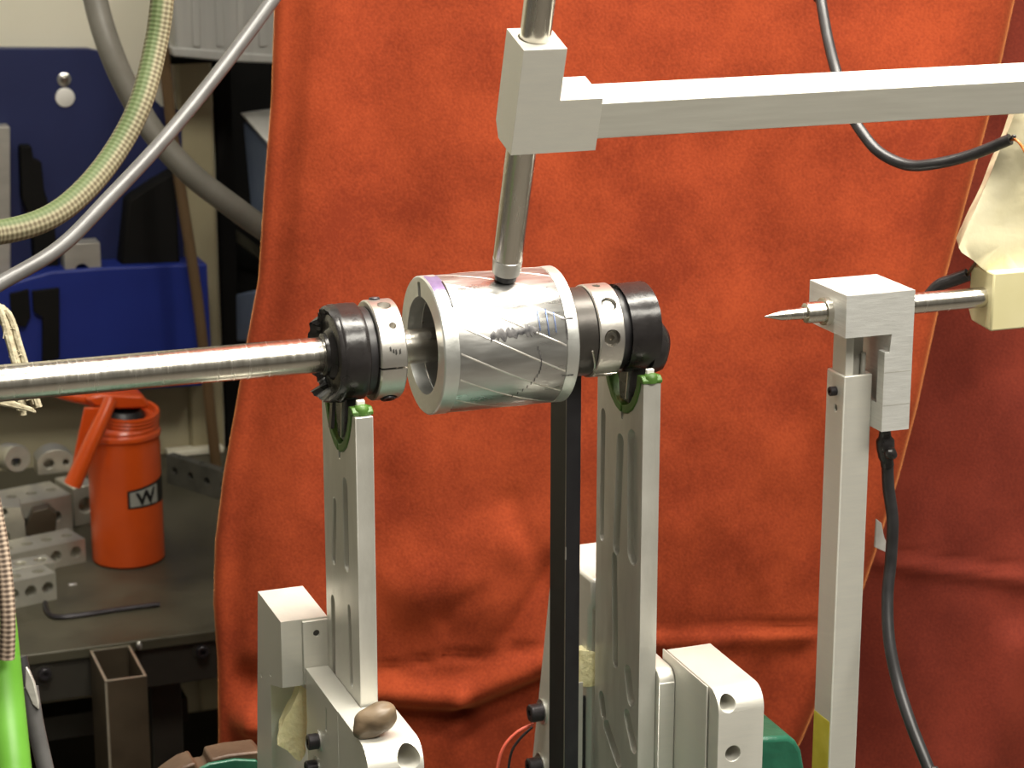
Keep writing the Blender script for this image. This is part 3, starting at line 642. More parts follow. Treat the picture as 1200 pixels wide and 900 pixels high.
hd = thing('rod_holder', (.2450, 0, 1.2250), 'silver L-shaped holder block on the square post gripping the pointed rod', 'holder')
x0, x1h, xg = .2219, .2688, .2496
poly = [(x0, 1.3133), (x1h, 1.3133), (x1h, 1.2252), (xg, 1.2252), (xg, 1.2755), (.2528, 1.2755), (.2538, 1.2868), (x0, 1.2868)]
o = obj('holder_body', prism(nb(), poly, -.0232, .0245, 'y'), 'alu_mill', hd, bevel=.0004)
cut(o, [box(nb(), .2470, .2530, -.0152, .0300, 1.2420, 1.2868)])
obj('slide_bar', box(nb(), .2320, .2376, -.0066, .0100, ztp-.028, 1.2870), 'alu', hd, bevel=.0004)
obj('slide_bar', box(nb(), .2382, .2470, -.0010, .0105, ztp-.028, 1.2870), 'alu_dark', hd, bevel=.0004)
obj('guide_pin', cyl(nb(), (.2462, -.0030, ztp-.02), (.2462, -.0030, 1.2715), .0016, 16, .0004), 'alu_dark', hd)
for zz in (1.2625, 1.2415): obj('scribed_line', box(nb(), xg+.0002, x1h-.0005, -.02326, -.0231, zz, zz+.00045), 'alu_dark', hd)

pin = thing('pointed_rod', (.25, 0, ZA-.012), 'horizontal steel rod with a sharp point aimed left at the rotor line', 'rod')
za2 = ZA-.0012
obj('rod', lathe(nb(), (0, 0, za2), (1, 0, 0), [(.2062, .0048), (.2064, .0061), (.2075, .0066), (.345, .0066)], 40), 'steel', pin)
obj('point', lathe(nb(), (0, 0, za2), (1, 0, 0), [(.1786, 0), (.1790, .0004), (.1895, .0031), (.2064, .0038)], 32), 'steel', pin)
obj('retaining_ring', lathe(nb(), (0, 0, za2), (1, 0, 0), [(.2180, .0067), (.2182, .0086), (.2219, .0088), (.2221, .007)], 40), 'steel', pin)

nyl = thing('nylon_block', (.36, 0, 1.28), 'cream nylon block at right edge with the steel rod pushed into it', 'block')
n_t, n_b = 1.3165, 1.2790
pts = [(-.0112, n_b), (.0120, n_b+.002), (.0165, n_b+.009), (.0155, n_t), (-.0112, n_t)]
obj('block_body', prism(nb(), pts, .3312, .44), 'nylon', nyl, bevel=.0012)

# masking tape parcel
pk = [(1190, 128), (1183, 150), (1172, 182), (1150, 232), (1124, 290), (1127, 296), (1150, 313), (1176, 330), (1215, 327), (1260, 325), (1260, 120)]
bm = nb(); A = [PY(*q, -.004) for q in pk]; B = [PY(*q, -.004)+FH*.028+RIGHT*.004 for q in pk]
hexa(bm, A, B); bmesh.ops.triangulate(bm, faces=[f for f in bm.faces if len(f.verts) > 4])
for _ in range(4): bmesh.ops.subdivide_edges(bm, edges=[e for e in bm.edges if e.calc_length() > .006], cuts=1)
bmesh.ops.triangulate(bm, faces=[f for f in bm.faces if len(f.verts) > 4])
for v in bm.verts:
    p = v.co; k = noise.noise(V((p.x*75-p.z*26, p.y*20, p.z*14)))+.5*noise.noise(V((p.x*150-p.z*50, p.y*20, p.z*40)))
    v.co.y += k*.0036; v.co.x += noise.noise(p*90)*.0008
tag(obj('masking_tape_wrap', bm, 'mask', sm=70), 'crumpled cream masking tape wrapped around a sensor at the right edge', 'tape')

# ---- cables on the right
pts = [PD(940, -360, 1.52), PD(955, -40, 1.50), PD(962, 0, 1.49), PD(970, 45, 1.47), PD(981, 88, 1.45), PD(993, 125, 1.44), PD(1008, 152, 1.43), PD(1030, 178, 1.42), PD(1062, 193, 1.41), PD(1095, 192, 1.40), PD(1140, 181, 1.39), PD(1184, 163, 1.375)]
cb = thing('black_cable', pts[5], 'black cable hanging behind the arm, its bared end above the masking tape', 'cable')
obj('cable_sheath', tube(nb(), pts, .0036, 14), 'black', cb)
e = pts[-1]
obj('orange_conductor', tube(nb(), [e, PD(1192, 165, 1.37), PD(1199, 174, 1.368), PD(1206, 188, 1.366)], .0009, 8), 'orange_wire', cb)
obj('cut_strands', tube(nb(), [e, PD(1187, 160, 1.37), PD(1190, 160, 1.37)], .0010, 6), 'black', cb)
pts = [PD(1085, 352, 1.44), PD(1100, 335, 1.435), PD(1118, 328, 1.43), PD(1134, 322, 1.425)]
cb = thing('black_cable', pts[0], 'short black cable end behind the steel rod next to the nylon block', 'cable')
obj('cable_sheath', tube(nb(), pts, .0042, 12), 'black', cb)
obj('brown_conductor', tube(nb(), [pts[-1], PD(1139, 314, 1.42), PD(1145, 306, 1.415)], .0011, 8), 'wood', cb)
q0 = V((.2590, .002, 1.2252))
pts = [PD(1040, 540, 1.405), PD(1041, 570, 1.41), PD(1046, 610, 1.415), PD(1044, 655, 1.42), PD(1040, 700, 1.42), PD(1042, 750, 1.415), PD(1052, 800, 1.41), PD(1068, 850, 1.40), PD(1088, 900, 1.39), PD(1104, 940, 1.385), PD(1150, 1250, 1.37)]
cb = thing('black_cable', pts[-1], 'long black cable hanging from the underside of the rod holder', 'cable')
obj('cable_sheath', tube(nb(), pts, .0038, 14), 'black', cb)
bm = nb(); tube(bm, [PD(1037, 503, 1.395), PD(1037, 512, 1.398), PD(1038, 530, 1.402), PD(1040, 546, 1.405)], .0052, 14, 4, lambda t: (0.7, .75, 1.1, 1.0, .8)[min(4, int(t*5))])
obj('connector', bm, 'tape', cb, sm=60)
bm = nb(); bmesh.ops.create_icosphere(bm, subdivisions=2, radius=.0042)
for v in bm.verts: v.co = v.co*(1+.3*noise.noise(v.co*300))+PD(1044, 531, 1.396)
obj('tape_knot', bm, 'tape', cb, sm=50)

# ================================================================== CURTAINS
def lerp_table(tb, y):
    if y <= tb[0][0]: a, b = tb[0], tb[1]
    elif y >= tb[-1][0]: a, b = tb[-2], tb[-1]
    else:
        for a, b in zip(tb, tb[1:]):
            if a[0] <= y <= b[0]: break
    return a[1]+(b[1]-a[1])*(y-a[0])/(b[0]-a[0])
def gseg(x, y, a, b, wd):
    ax, ay, bx, by = *a, *b; dx, dy = bx-ax, by-ay
    t = max(0, min(1, ((x-ax)*dx+(y-ay)*dy)/(dx*dx+dy*dy))); d2 = (x-ax-t*dx)**2+(y-ay-t*dy)**2
    return math.exp(-d2/(wd*wd))
def plane_pt(s, z, hd_): return V((CAM.x, CAM.y, 0))+FH*hd_+RIGHT*s+V((0, 0, z))
def s_of(px, py, hd_):
    r = ray(px, py); t = hd_/r.dot(FH); return (r*t).dot(RIGHT), (CAM+r*t).z
def curtain(name, m, hd_, left, right, disp, label, curlL=0, curlR=0, smp=150):
    zs = [0.03+0.12*i for i in range(6)]+[0.72+.0062*i for i in range(160)]+[1.712+.08*i for i in range(1, 10)]
    bm = nb(); rows = []
    for z in zs:
        py0 = proj(plane_pt(0, z, hd_))[1]; pyc = max(-150, min(1050, py0))
        sl = s_of(lerp_table(left, pyc), py0, hd_)[0]; sr = s_of(lerp_table(right, pyc), py0, hd_)[0]
        row = []
        if curlL:
            for k in range(8, 0, -1):
                a = PI*k/8; row.append(plane_pt(sl+curlL-curlL*math.sin(a)-0*a, z, hd_+curlL-curlL*math.cos(a)))
        for i in range(smp+1):
            s = sl+curlL+(sr-curlR-sl-curlL)*i/smp
            px, py = proj(plane_pt(s, z, hd_))
            fade = min(1, i/6, (smp-i)/6)
            row.append(plane_pt(s, z, hd_-disp(px, py)*fade))
        if curlR:
            for k in range(1, 9):
                a = PI*k/8; row.append(plane_pt(sr-curlR+curlR*math.sin(a), z, hd_+curlR-curlR*math.cos(a)))
        rows.append([bm.verts.new(p) for p in row])
    for A, B in zip(rows, rows[1:]):
        for i in range(len(A)-1): bm.faces.new((A[i], A[i+1], B[i+1], B[i]))
    o = obj(name, bm, m, sm=180)
    md = o.modifiers.new('cloth', 'SOLIDIFY'); md.thickness = .002; md.offset = 0
    return tag(o, label, 'curtain')
def dispA(x, y):
    d = 0
    d += .012*math.sin((x-330)/42+.002*y)*math.exp(-((x-340)/110)**2)
    d += .006*noise.noise(V((x/170, y/420, 1.3)))
    d += .0034*noise.noise(V((x/60, y/80, 4.2)))*(min(1, max(.3, (y-350)/300)))+.0012*noise.noise(V((x/26, y/34, 8.2)))*(min(1, max(.1, (y-450)/250)))
    d += .011*gseg(x, y, (430, 812), (535, 815), 13)+.010*gseg(x, y, (545, 812), (650, 772), 17)
    d -= .013*gseg(x, y, (455, 843), (540, 846), 14)+.011*gseg(x, y, (545, 843), (650, 795), 13)
    d += .020*gseg(x, y, (235, 845), (320, 838), 16)-.012*gseg(x, y, (235, 800), (320, 790), 18)
    d -= .0030*gseg(x, y, (598, 590), (646, 690), 16)+.0020*gseg(x, y, (450, 560), (420, 650), 16)
    d += .006*gseg(x, y, (470, 690), (600, 640), 45)
    d += .005*gseg(x, y, (500, 690), (580, 700), 34)-.0025*gseg(x, y, (520, 720), (560, 690), 12)-.003*gseg(x, y, (592, 745), (660, 640), 9)
    d -= .0035*(gseg(x, y, (442, 786), (520, 769), 3.2)+gseg(x, y, (520, 769), (640, 757), 3.2)+gseg(x, y, (640, 757), (770, 739), 3.2)+gseg(x, y, (770, 740), (980, 733), 3))
    d += .004*(gseg(x, y, (640, 768), (770, 751), 10)+gseg(x, y, (770, 752), (980, 745), 10))
    d += .010*gseg(x, y, (1150, 0), (1020, 480), 50)
    return d
def dispB(x, y):
    d = .008*noise.noise(V((x/120, y/300, 7.3)))+.003*noise.noise(V((x/50, y/80, 9.1)))
    d -= .0030*gseg(x, y, (1030, 646), (1230, 672), 3.5)
    d += .012*gseg(x, y, (1190, 760), (1150, 900), 30)
    d += .004*gseg(x, y, (1030, 655), (1230, 682), 10)
    return d
leftA = [(-150, 326), (0, 322), (120, 318), (220, 310), (330, 303), (400, 290), (470, 278), (560, 262), (640, 252), (710, 250), (780, 255), (870, 256), (1050, 250)]
rightA = [(-150, 1232), (0, 1194), (130, 1166), (330, 1112), (420, 1092), (480, 1079), (560, 1058), (640, 1034), (740, 1000), (870, 944), (900, 930), (1050, 880)]
curtain('orange_curtain', 'velvet', 1.80, leftA, rightA, dispA, 'large orange red velvet curtain hanging behind the whole machine, bright folded right edge', curlL=.008, curlR=.020)
leftB = [(-150, 900), (1050, 780)]; rightB = [(-150, 1420), (1050, 1420)]
curtain('dark_red_curtain', 'velvet_dark', 1.90, leftB, rightB, dispB, 'darker red brown velvet curtain at the far right, behind the bright folded edge', smp=90)

# ================================================================== BENCH AND WHAT LIES ON IT
yb0 = .967
bench = thing('steel_bench', (-.3, 1.29, 0), 'grey steel plate workbench behind at left, scratched top and dark front rail', 'bench')
xbl, xbr = -1.1, .55
obj('bench_top', box(nb(), xbl, xbr, yb0, YW-.012, ZB-.012, ZB), 'bench', bench, bevel=.0015)
obj('front_rail', box(nb(), xbl, xbr, yb0+.004, yb0+.012, ZB-.055, ZB-.012), 'bench_dark', bench, bevel=.001)
obj('rail_flange', box(nb(), xbl, xbr, yb0+.012, yb0+.06, ZB-.055, ZB-.049), 'bench_dark', bench)
obj('lower_rail', box(nb(), xbl, PY(212, 840, 1.1).x, 1.06, 1.10, PY(100, 862, 1.06).z, PY(100, 835, 1.06).z), 'bench_dark', bench)
obj('shelf', box(nb(), xbl, xbr, 1.10, 1.55, .40, .415), 'bench_dark', bench)
obj('panel', box(nb(), PY(176, 800, 1.0).x, PY(212, 800, 1.0).x, 1.0, 1.03, 0, ZB-.055), 'bench_dark', bench, bevel=.001)
for xx in (xbl+.03, xbr-.06):
    for yy in (yb0+.03, 1.52): obj('leg', box(nb(), xx, xx+.04, yy, yy+.04, 0, ZB-.012), 'bench_dark', bench)
for q in ((52, 788), (236, 762)):
    p = PY(*q, yb0+.004)
    obj('washer', lathe(nb(), p, (0, -1, 0), [(0, .0098), (.0015, .0098), (.0016, .004)], 24), 'bench_dark', bench)
    sock('cap_screw', p+V((0, -.0015, 0)), (0, -1, 0), .0064, .006, bench)
# open square tube welded to the bench front
tx0, tx1, ty0, ty1, tz = -.0848, -.0435, .880, .9665, ZB-.004
tb = thing('square_steel_tube', ((tx0+tx1)/2, (ty0+ty1)/2, 0), 'open ended rectangular raw steel tube standing against the bench front', 'tube')
tk = .0026
bm = nb()
for (a, b_, c_, d_) in ((tx0, tx1, ty0, ty0+tk), (tx0, tx1, ty1-tk, ty1), (tx0, tx0+tk, ty0+tk, ty1-tk), (tx1-tk, tx1, ty0+tk, ty1-tk)): box(bm, a, b_, c_, d_, 0, tz)
obj('tube_wall', bm, 'tube_steel', tb, bevel=.0003)
bm = nb()
for (a, b_, c_, d_) in ((tx0, tx1, ty0, ty0+tk), (tx0, tx1, ty1-tk, ty1), (tx0, tx0+tk, ty0+tk, ty1-tk), (tx1-tk, tx1, ty0+tk, ty1-tk)): box(bm, a, b_, c_, d_, tz, tz+.0006)
obj('sawn_end', bm, 'cut_edge', tb)
bm = nb(); cyl(bm, (tx0+.001, ty0+.001, 0), (tx0+.001, ty0+.001, tz-.001), .0014, 10)
obj('bright_corner', bm, 'cut_edge', tb)
p = PY(163, 757, yb0-.002)
bm = nb(); bmesh.ops.create_icosphere(bm, subdivisions=2, radius=.004)
for v in bm.verts: v.co = V((v.co.x*.8, v.co.y*.7, v.co.z*1.3))+p
obj('weld_bead', bm, 'zinc', tb, sm=70)

# hex key
kz = ZB+.0028
pts = [PZ(*q, kz) for q in ((53, 706), (54, 713), (60, 721), (72, 723), (100, 720), (140, 714), (187, 708))]
tag(obj('hex_key', tube(nb(), pts, .0028, 6, 6), 'screw', sm=20), 'black L-shaped hex key lying on the bench top near its front edge', 'hex key')
tag(obj('metal_chip', box(nb(), *[f(PZ(85, 686, ZB).x) for f in (lambda v: v-.004, lambda v: v+.005)], PZ(85, 686, ZB).y-.002, PZ(85, 686, ZB).y+.003, ZB, ZB+.002), 'zinc', bevel=.0005), 'tiny bright metal chip on the bench top in front of the orange oil can', 'chip')

# ---- oil can
cb_ = PZ(153.5, 658, ZB); cx, cyy = cb_.x, cb_.y+.012
can = thing('oil_can', (cx, cyy, ZB), 'orange pump oil can with hanging lever and black label on the bench', 'oil can')
def zpix(py): return PY(153, py, cyy-.03).z
rc = .0405
z1 = zpix(513); z2 = zpix(498); z3 = zpix(478)
obj('can_body', lathe(nb(), (cx, cyy, ZB), (0, 0, 1), [(0, rc-.003), (.003, rc), (z1-ZB-.014, rc), (z1-ZB-.010, rc-.0006), (z1-ZB-.006, rc)], 56), 'orange_pl', can)
obj('can_shoulder', lathe(nb(), (cx, cyy, ZB), (0, 0, 1), [(z1-ZB-.006, rc-.001), (z1-ZB-.003, rc+.0016), (z1-ZB+.001, rc+.0012), (z1-ZB+.0035, rc-.001), (z1-ZB+.006, rc-.0002), (z1-ZB+.009, rc-.002), (z1-ZB+.011, rc-.0045)], 56), 'orange_pl', can)
# tilted threaded neck and cap
na = (V((0, 0, 1))+RIGHT*.10+FH*-.10).normalized(); no = V((cx, cyy, z1+.004))
pr_ = [(0, .0365)]
for k in range(4): pr_ += [(.003+k*.0042, .0362), (.0045+k*.0042, .0370), (.006+k*.0042, .0360)]
pr_ += [(.0205, .0368), (.0225, .0362), (.0222, .0325), (.015, .031)]
obj('can_neck', lathe(nb(), no+RIGHT*.003, na, pr_, 56), 'orange_pl', can)
hc = no+na*.013
obj('pump_core', lathe(nb(), hc, na, [(0, .0255), (.004, .024), (.010, .018)], 36), 'label_dark', can)
ht = PY(150, 463, cyy)
bm = nb()
hp = [(100, 468), (118, 462), (168, 464), (176, 474), (172, 479), (140, 480), (112, 477)]
A = [PY(*q, cyy-.020) for q in hp]; B = [p+V((0, .036, 0)) for p in A]
hexa(bm, A, B); obj('pump_head', bm, 'orange_pl', can, bevel=.003)
obj('spout', tube(nb(), [PY(116, 470, cyy-.004), PY(95, 466, cyy-.004), PY(72, 462, cyy-.004), PY(40, 450, cyy-.004), PY(10, 436, cyy-.004)], .0085, 16, 4, lambda t: 1-.72*t), 'orange_pl', can)
# lever: a channel strap behind, a round lever in front
st = [(99, 478), (120, 478), (114, 510), (100, 545), (92, 560), (84, 552), (90, 520)]
A = [PY(*q, cyy-.026) for q in st]
obj('lever_strap', hexa(nb(), A, [p+V((.0, .004, 0)) for p in A]), 'orange_pl', can, bevel=.001)
obj('lever', tube(nb(), [PY(130, 468, cyy-.040), PY(122, 486, cyy-.046), PY(110, 512, cyy-.052), PY(97, 541, cyy-.055), PY(85, 568, cyy-.055)], .0088, 18, 5, lambda t: .82+.28*t), 'orange_pl', can)
# label, bent to the can
def can_pt(px, py, r):
    rr = ray(px, py); ox, oy = CAM.x-cx, CAM.y-cyy
    a = rr.x**2+rr.y**2; b = ox*rr.x+oy*rr.y; c = ox*ox+oy*oy-r*r
    disc = max(0, b*b-a*c); t = (-b-math.sqrt(disc))/a; q = CAM+rr*t
    return math.atan2(q.y-cyy, q.x-cx), q.z
t0, zlo = can_pt(150, 597, rc); _, zhi = can_pt(150, 576, rc); t1_, _ = can_pt(187, 590, rc)
t2_ = t0+ (t1_-t0)*1.75
def can_skin(r, ta, tb_, lo, hi, n=24):
    bm = nb(); g = []
    for i in range(n+1):
        t = ta+(tb_-ta)*i/n; u = i/n
        g.append([bm.verts.new((cx+r*math.cos(t), cyy+r*math.sin(t), z)) for z in (lo(u), hi(u))])
    for a, b_ in zip(g, g[1:]): bm.faces.new((a[0], b_[0], b_[1], a[1]))
    return bm
HZ = zhi-zlo
bend = lambda u: zhi+HZ*(.05+.75*u*u if u < .6 else .32)+0*u
lg = obj('label_ground', can_skin(rc+.0003, t0, t2_, lambda u: zlo-HZ*.02*u, lambda u: zhi+HZ*.55*u), 'label_dark', can)  # black label ground; its bare right half also holds painted shade
dt = t2_-t0
obj('label_field', can_skin(rc+.0005, t0+dt*.035, t0+dt*.50, lambda u: zlo+HZ*.10, lambda u: zhi-HZ*.10+HZ*.24*u), 'label_pale', lg)
fc = bpy.data.curves.new('letter', 'FONT'); fc.body = 'W'; fc.size = 1; fc.offset = .035; fo = bpy.data.objects.new('letter', fc); COL.objects.link(fo)
bpy.context.view_layer.update(); dg = bpy.context.evaluated_depsgraph_get(); me = bpy.data.meshes.new_from_object(fo.evaluated_get(dg))
bm = nb(); bm.from_mesh(me); bpy.data.objects.remove(fo); bpy.data.meshes.remove(me)
bmesh.ops.subdivide_edges(bm, edges=bm.edges[:], cuts=3)
xs = [v.co.x for v in bm.verts]; ys = [v.co.y for v in bm.verts]; xa, xb, ya, yb_ = min(xs), max(xs), min(ys), max(ys)
for v in bm.verts:
    u = (v.co.x-xa)/(xb-xa); q = (v.co.y-ya)/(yb_-ya)
    u2 = u+.05*(q-.5)*0
    t = t0+dt*(.11+.34*u); r = rc+.0008
    v.co = V((cx+r*math.cos(t), cyy+r*math.sin(t), zlo+HZ*.14+HZ*.72*q+HZ*.15*u*q))
bm2 = bm.copy()
o = obj('label_letter', bm, 'label_dark', lg)
md = o.modifiers.new('fat', 'SOLIDIFY'); md.thickness = .0004
bm2.free()

# ---- drilled setup blocks on the bench
def drill_block(name, px_front_left, px_front_right, ytop_h, depth, label, holes_f=2, holes_t=2, rot=0.0, base=ZB, hr=.0066, grp='drilled steel blocks on the bench', bm_='ground'):
    pL, pR = PZ(*px_front_left, base), PZ(*px_front_right, base)
    L = (pR-pL).length; d = (pR-pL).normalized(); nrm = V((-d.y, d.x, 0)); h = ytop_h
    up = V((0, 0, 1))
    P = lambda u, v, z: pL+d*u+nrm*v+up*z
    bm = nb(); hexa(bm, [P(0, 0, 0), P(L, 0, 0), P(L, depth, 0), P(0, depth, 0)], [P(0, 0, h), P(L, 0, h), P(L, depth, h), P(0, depth, h)])
    t = thing(name, P(L/2, depth/2, 0), label, 'metal block', grp)
    o = obj('block_body', bm, bm_, t, bevel=.0016)
    cs = []
    for k in range(holes_f):
        u = L*(k+.5)/holes_f; cs.append(cyl(nb(), P(u, -.005, h*.5), P(u, min(.02, depth*.6), h*.5), min(hr, h*.36), 20))
    for k in range(holes_t):
        u = L*(k+.5)/holes_t; cs.append(cyl(nb(), P(u, depth*.5, h+.005), P(u, depth*.5, h*.72), min(hr, depth*.3), 20))
    if cs: cut(o, cs)
    return t, P, L
def hpx(a, py_top): return abs(PY(a[0], a[1], PZ(*a, ZB).y).z-PY(a[0], py_top, PZ(*a, ZB).y).z)
G = 'drilled steel blocks on the bench'
drill_block('drilled_block', (-14, 720), (67, 702), hpx((67, 702), 671), .032, 'drilled steel block nearest the bench front, left of the hex key', 4, 3)
drill_block('drilled_block', (-30, 706), (66, 688), hpx((66, 688), 658), .030, 'drilled steel block just behind the frontmost one, a little taller', 0, 4)
drill_block('drilled_block', (-40, 689), (101, 658), hpx((101, 658), 631), .045, 'long drilled steel block just left of the oil can base', 6, 6)
c1 = drill_block('drilled_block', (-30, 648), (86, 625), hpx((86, 625), 579), .062, 'tall drilled steel block with a bright front edge under the oil can lever', 3, 5)
drill_block('drilled_block', (88, 618), (116, 612), hpx((116, 612), 566), .05, 'drilled steel block with a dark hole, hidden mostly behind the oil can', 1, 0, hr=.009)
drill_block('drilled_block', (196, 566), (272, 590), hpx((240, 580), 546), .012, 'thin drilled steel bar leaning toward the curtain, right of the oil can', 4, 3, hr=.0052, bm_='ground_shaded')
# v-block in front of the tall one
pL = PZ(-6, 652, ZB); 
vb = thing('vee_block', PZ(14, 648, ZB), 'small steel vee block with pale face at the left, before the tall drilled block', 'metal block')
q = [(-20, 592), (24, 592), (29, 609), (31, 634), (26, 640), (-20, 648)]
yv = PZ(28, 645, ZB).y
A = [PY(*k, yv) for k in q]; lo = min(p.z for p in A); A = [V((p.x, p.y, p.z-(lo-ZB))) for p in A]
o = obj('block_body', hexa(nb(), A, [p+V((.004, .035, 0)) for p in A]), 'ground', vb, bevel=.0008)
p1, p2 = PY(4, 598, yv), PY(4, 628, yv)
cut(o, [cyl(nb(), p1+V((0, -.01, lo*0-(lo-ZB))), p1+V((0, .015, -(lo-ZB))), .0045, 18), cyl(nb(), p2+V((0, -.01, -(lo-ZB))), p2+V((0, .015, -(lo-ZB))), .0075, 18)])
q = [(38, 588), (56, 583), (66, 592), (64, 622), (44, 630), (28, 612)]
A = [PY(*k, yv+.004) for k in q]; lo = min(p.z for p in A)-ZB; A = [p-V((0, 0, lo)) for p in A]
tag(obj('cavity_shade', hexa(nb(), A, [p+V((.002, .020, 0)) for p in A]), 'tube_steel', bevel=.001), 'dark six-sided solid standing in for a shaded cavity between the drilled blocks', 'cavity shade')  # dark solid put where the vee block's cavity lies in shade
# round drilled pieces at the back, on top of the tall block
zt3 = ZB+hpx((86, 625), 579)
o = tag(obj('round_bush', lathe(nb(), PZ(12, 556, zt3)+V((0, .02, .017)), RIGHT*.55-FH*.8+V((0, 0, .15)), [(0, .0165), (.030, .0175), (.034, .0155)], 32), 'ground'), 'short round drilled steel bush lying on the tall block at far left', 'bush')
cut(o, [cyl(nb(), V(o.location)+V((0, -.03, .018)), V(o.location)+V((.01, .03, .018)), .006, 16)])
pz = PZ(66, 555, zt3)
A = [(pz.x-.022+.044*k/10, zt3+.030*math.sin(PI*(.12+.76*k/10))**.5) for k in range(11)]
o = tag(obj('arched_block', prism(nb(), [(pz.x-.022, zt3)]+A+[(pz.x+.022, zt3)], pz.y, pz.y+.03, 'y'), 'ground', bevel=.0006), 'arched steel block with two holes on the tall block behind the lever', 'metal block')
cut(o, [cyl(nb(), (pz.x-.008, pz.y-.01, zt3+.013), (pz.x-.008, pz.y+.02, zt3+.013), .006, 18), cyl(nb(), (pz.x+.012, pz.y-.01, zt3+.013), (pz.x+.012, pz.y+.02, zt3+.013), .004, 18)])
p = PY(215, 528, YW-.05)
tag(obj('paper_strip', box(nb(), PY(196, 530, YW-.03).x, PY(262, 530, YW-.03).x, YW-.035, YW-.0125, ZB, PY(215, 527, YW-.03).z), 'wall', bevel=.002), 'pale cream batten along the wall behind the thin drilled bar', 'batten')

# ================================================================== BACK WALL FITTINGS
def wall_panel(name, pts, y, th, m, parent=None, bevel=.002):
    A = [PY(*q, y) for q in pts]; return obj(name, hexa(nb(), A, [p+V((0, th, 0)) for p in A]), m, parent, bevel)
bp = thing('blue_board', PY(60, 320, YW-.02), 'dark blue metal panel on the wall at upper left with a screw and a white disc in place of a hole', 'panel')
wall_panel('panel_sheet', [(-60, 56), (104, 57), (117, 60), (128, 70), (150, 84), (165, 97), (190, 126), (213, 130), (216, 330), (-60, 330)], YW-.020, .018, 'blue', bp, .0015)
p = PY(75, 93, YW-.020)
obj('screw_cup', lathe(nb(), p, (0, -1, 0), [(0, .0085), (.002, .0085), (.0035, .0055), (.0015, .005)], 24), 'zinc', bp)
obj('screw_head', lathe(nb(), p, (0, -1, 0), [(.001, .0046), (.0045, .0042), (.005, .003), (.003, .0024), (.003, 0)], 20), 'steel_dark', bp)
p = PY(76, 114, YW-.020)
obj('white_hole_disc', lathe(nb(), p, (0, -1, 0), [(0, .0118), (.002, .0118), (.0028, .0105), (.003, 0)], 32), 'white_pl', bp)  # white disc added in place of a hole showing the bright wall
yl = YW-.075
lb = thing('blue_tool_bin', PY(100, 456, yl), 'blue tool holder box along the wall above the bench, lower of two blue pieces', 'tool holder')
wall_panel('box_front', [(-60, 352), (60, 318), (130, 313), (243, 309), (250, 452), (-60, 470)], yl, .052, 'blue2', lb, .003)
for q in ([(12, 345), (34, 340), (36, 372), (30, 384), (14, 380)], [(38, 342), (70, 338), (70, 420), (50, 425), (50, 372), (40, 366)]):
    wall_panel('dark_hook', q, yl-.008, .009, 'locker', lb, .001)
tag(wall_panel('grey_bar', [(-30, 150), (12, 148), (13, 350), (-30, 352)], YW-.05, .028, 'alu_dark'), 'upright grey metal bar against the blue panel at the left edge', 'bar')
tag(wall_panel('black_pliers', [(24, 172), (37, 171), (40, 187), (49, 190), (52, 222), (64, 262), (70, 318), (42, 330), (38, 262), (26, 232)], YW-.045, .022, 'locker'), 'black tool hanging on the blue panel beside the grey bar', 'tool')
gb = wall_panel('grey_saddle', [(75, 287), (117, 284), (119, 317), (76, 319)], yl+.005, .03, 'alu_dark')
tag(gb, 'small grey block with a half-round notch, standing on the blue tool holder', 'metal block')
pc_ = PY(97, 318, yl); cut(gb, [cyl(nb(), pc_+V((0, -.02, 0)), pc_+V((0, .06, 0)), .0085, 20)])
tag(wall_panel('black_tool_case', [(150, 235), (180, 215), (206, 200), (212, 330), (140, 330)], YW-.06, .035, 'locker', None, .004), 'black pointed case standing in front of the blue panel, left of the wooden stick', 'case')
obj_ = tube(nb(), [PY(188, 20, YW-.10), PY(199, 130, YW-.10), PY(213, 230, YW-.11), PY(230, 340, YW-.12), PY(243, 450, YW-.13), PY(256, 572, YW-.14)], .0070, 14, 6)
tag(obj('wooden_stick', obj_, 'wood'), 'long brown wooden stick leaning in front of the beige trim', 'stick')

# dark locker right of the trim, with containers
lk = thing('dark_locker', (xr_wall+.4, 1.85, 0), 'black open storage locker between beige trim and curtain', 'locker')
x0 = xr_wall+.004
obj('side_panel', box(nb(), x0, x0+.02, 1.62, 2.20, 0, 1.80), 'locker', lk)
obj('back_panel', box(nb(), x0+.02, x0+.9, 2.16, 2.20, 0, 1.80), 'locker', lk)
obj('shelf', box(nb(), x0+.02, x0+.9, 1.66, 2.16, PY(300, 330, 1.66).z-.02, PY(300, 330, 1.66).z), 'locker', lk)
obj('shelf', box(nb(), x0+.02, x0+.9, 1.66, 2.16, .60, .62), 'locker', lk)
obj('top_panel', box(nb(), x0, x0+.9, 1.62, 2.20, 1.80, 1.82), 'locker', lk)
zsh = PY(300, 330, 1.66).z
cbn = thing('blue_container', PY(310, 280, 1.75), 'pale blue plastic container with a white rim in the dark locker', 'container')
A = [PY(284, 142, 1.60), PY(340, 190, 1.46), PY(334, 300, 1.46), PY(294, 250, 1.60)]
dx = V((.12, .05, 0))
obj('container_body', hexa(nb(), A, [p+dx for p in A]), 'bin_blue', cbn, bevel=.004)
A = [PY(280, 133, 1.60), PY(290, 131, 1.60), PY(345, 181, 1.45), PY(338, 189, 1.45), PY(322, 180, 1.48)]
obj('white_rim', hexa(nb(), A, [p+dx for p in A]), 'white_pl', cbn, bevel=.003)
A = [PY(276, 345, 1.58), PY(300, 340, 1.50), PY(300, 402, 1.50), PY(277, 400, 1.58)]
tag(obj('small_blue_box', hexa(nb(), A, [p+V((.08, .03, 0)) for p in A]), 'bin_blue', bevel=.003), 'small pale blue box low in the dark locker beside the curtain', 'box')
A = [PY(264, 274, 1.70), PY(275, 268, 1.70), PY(318, 300, 1.64), PY(318, 316, 1.64)]
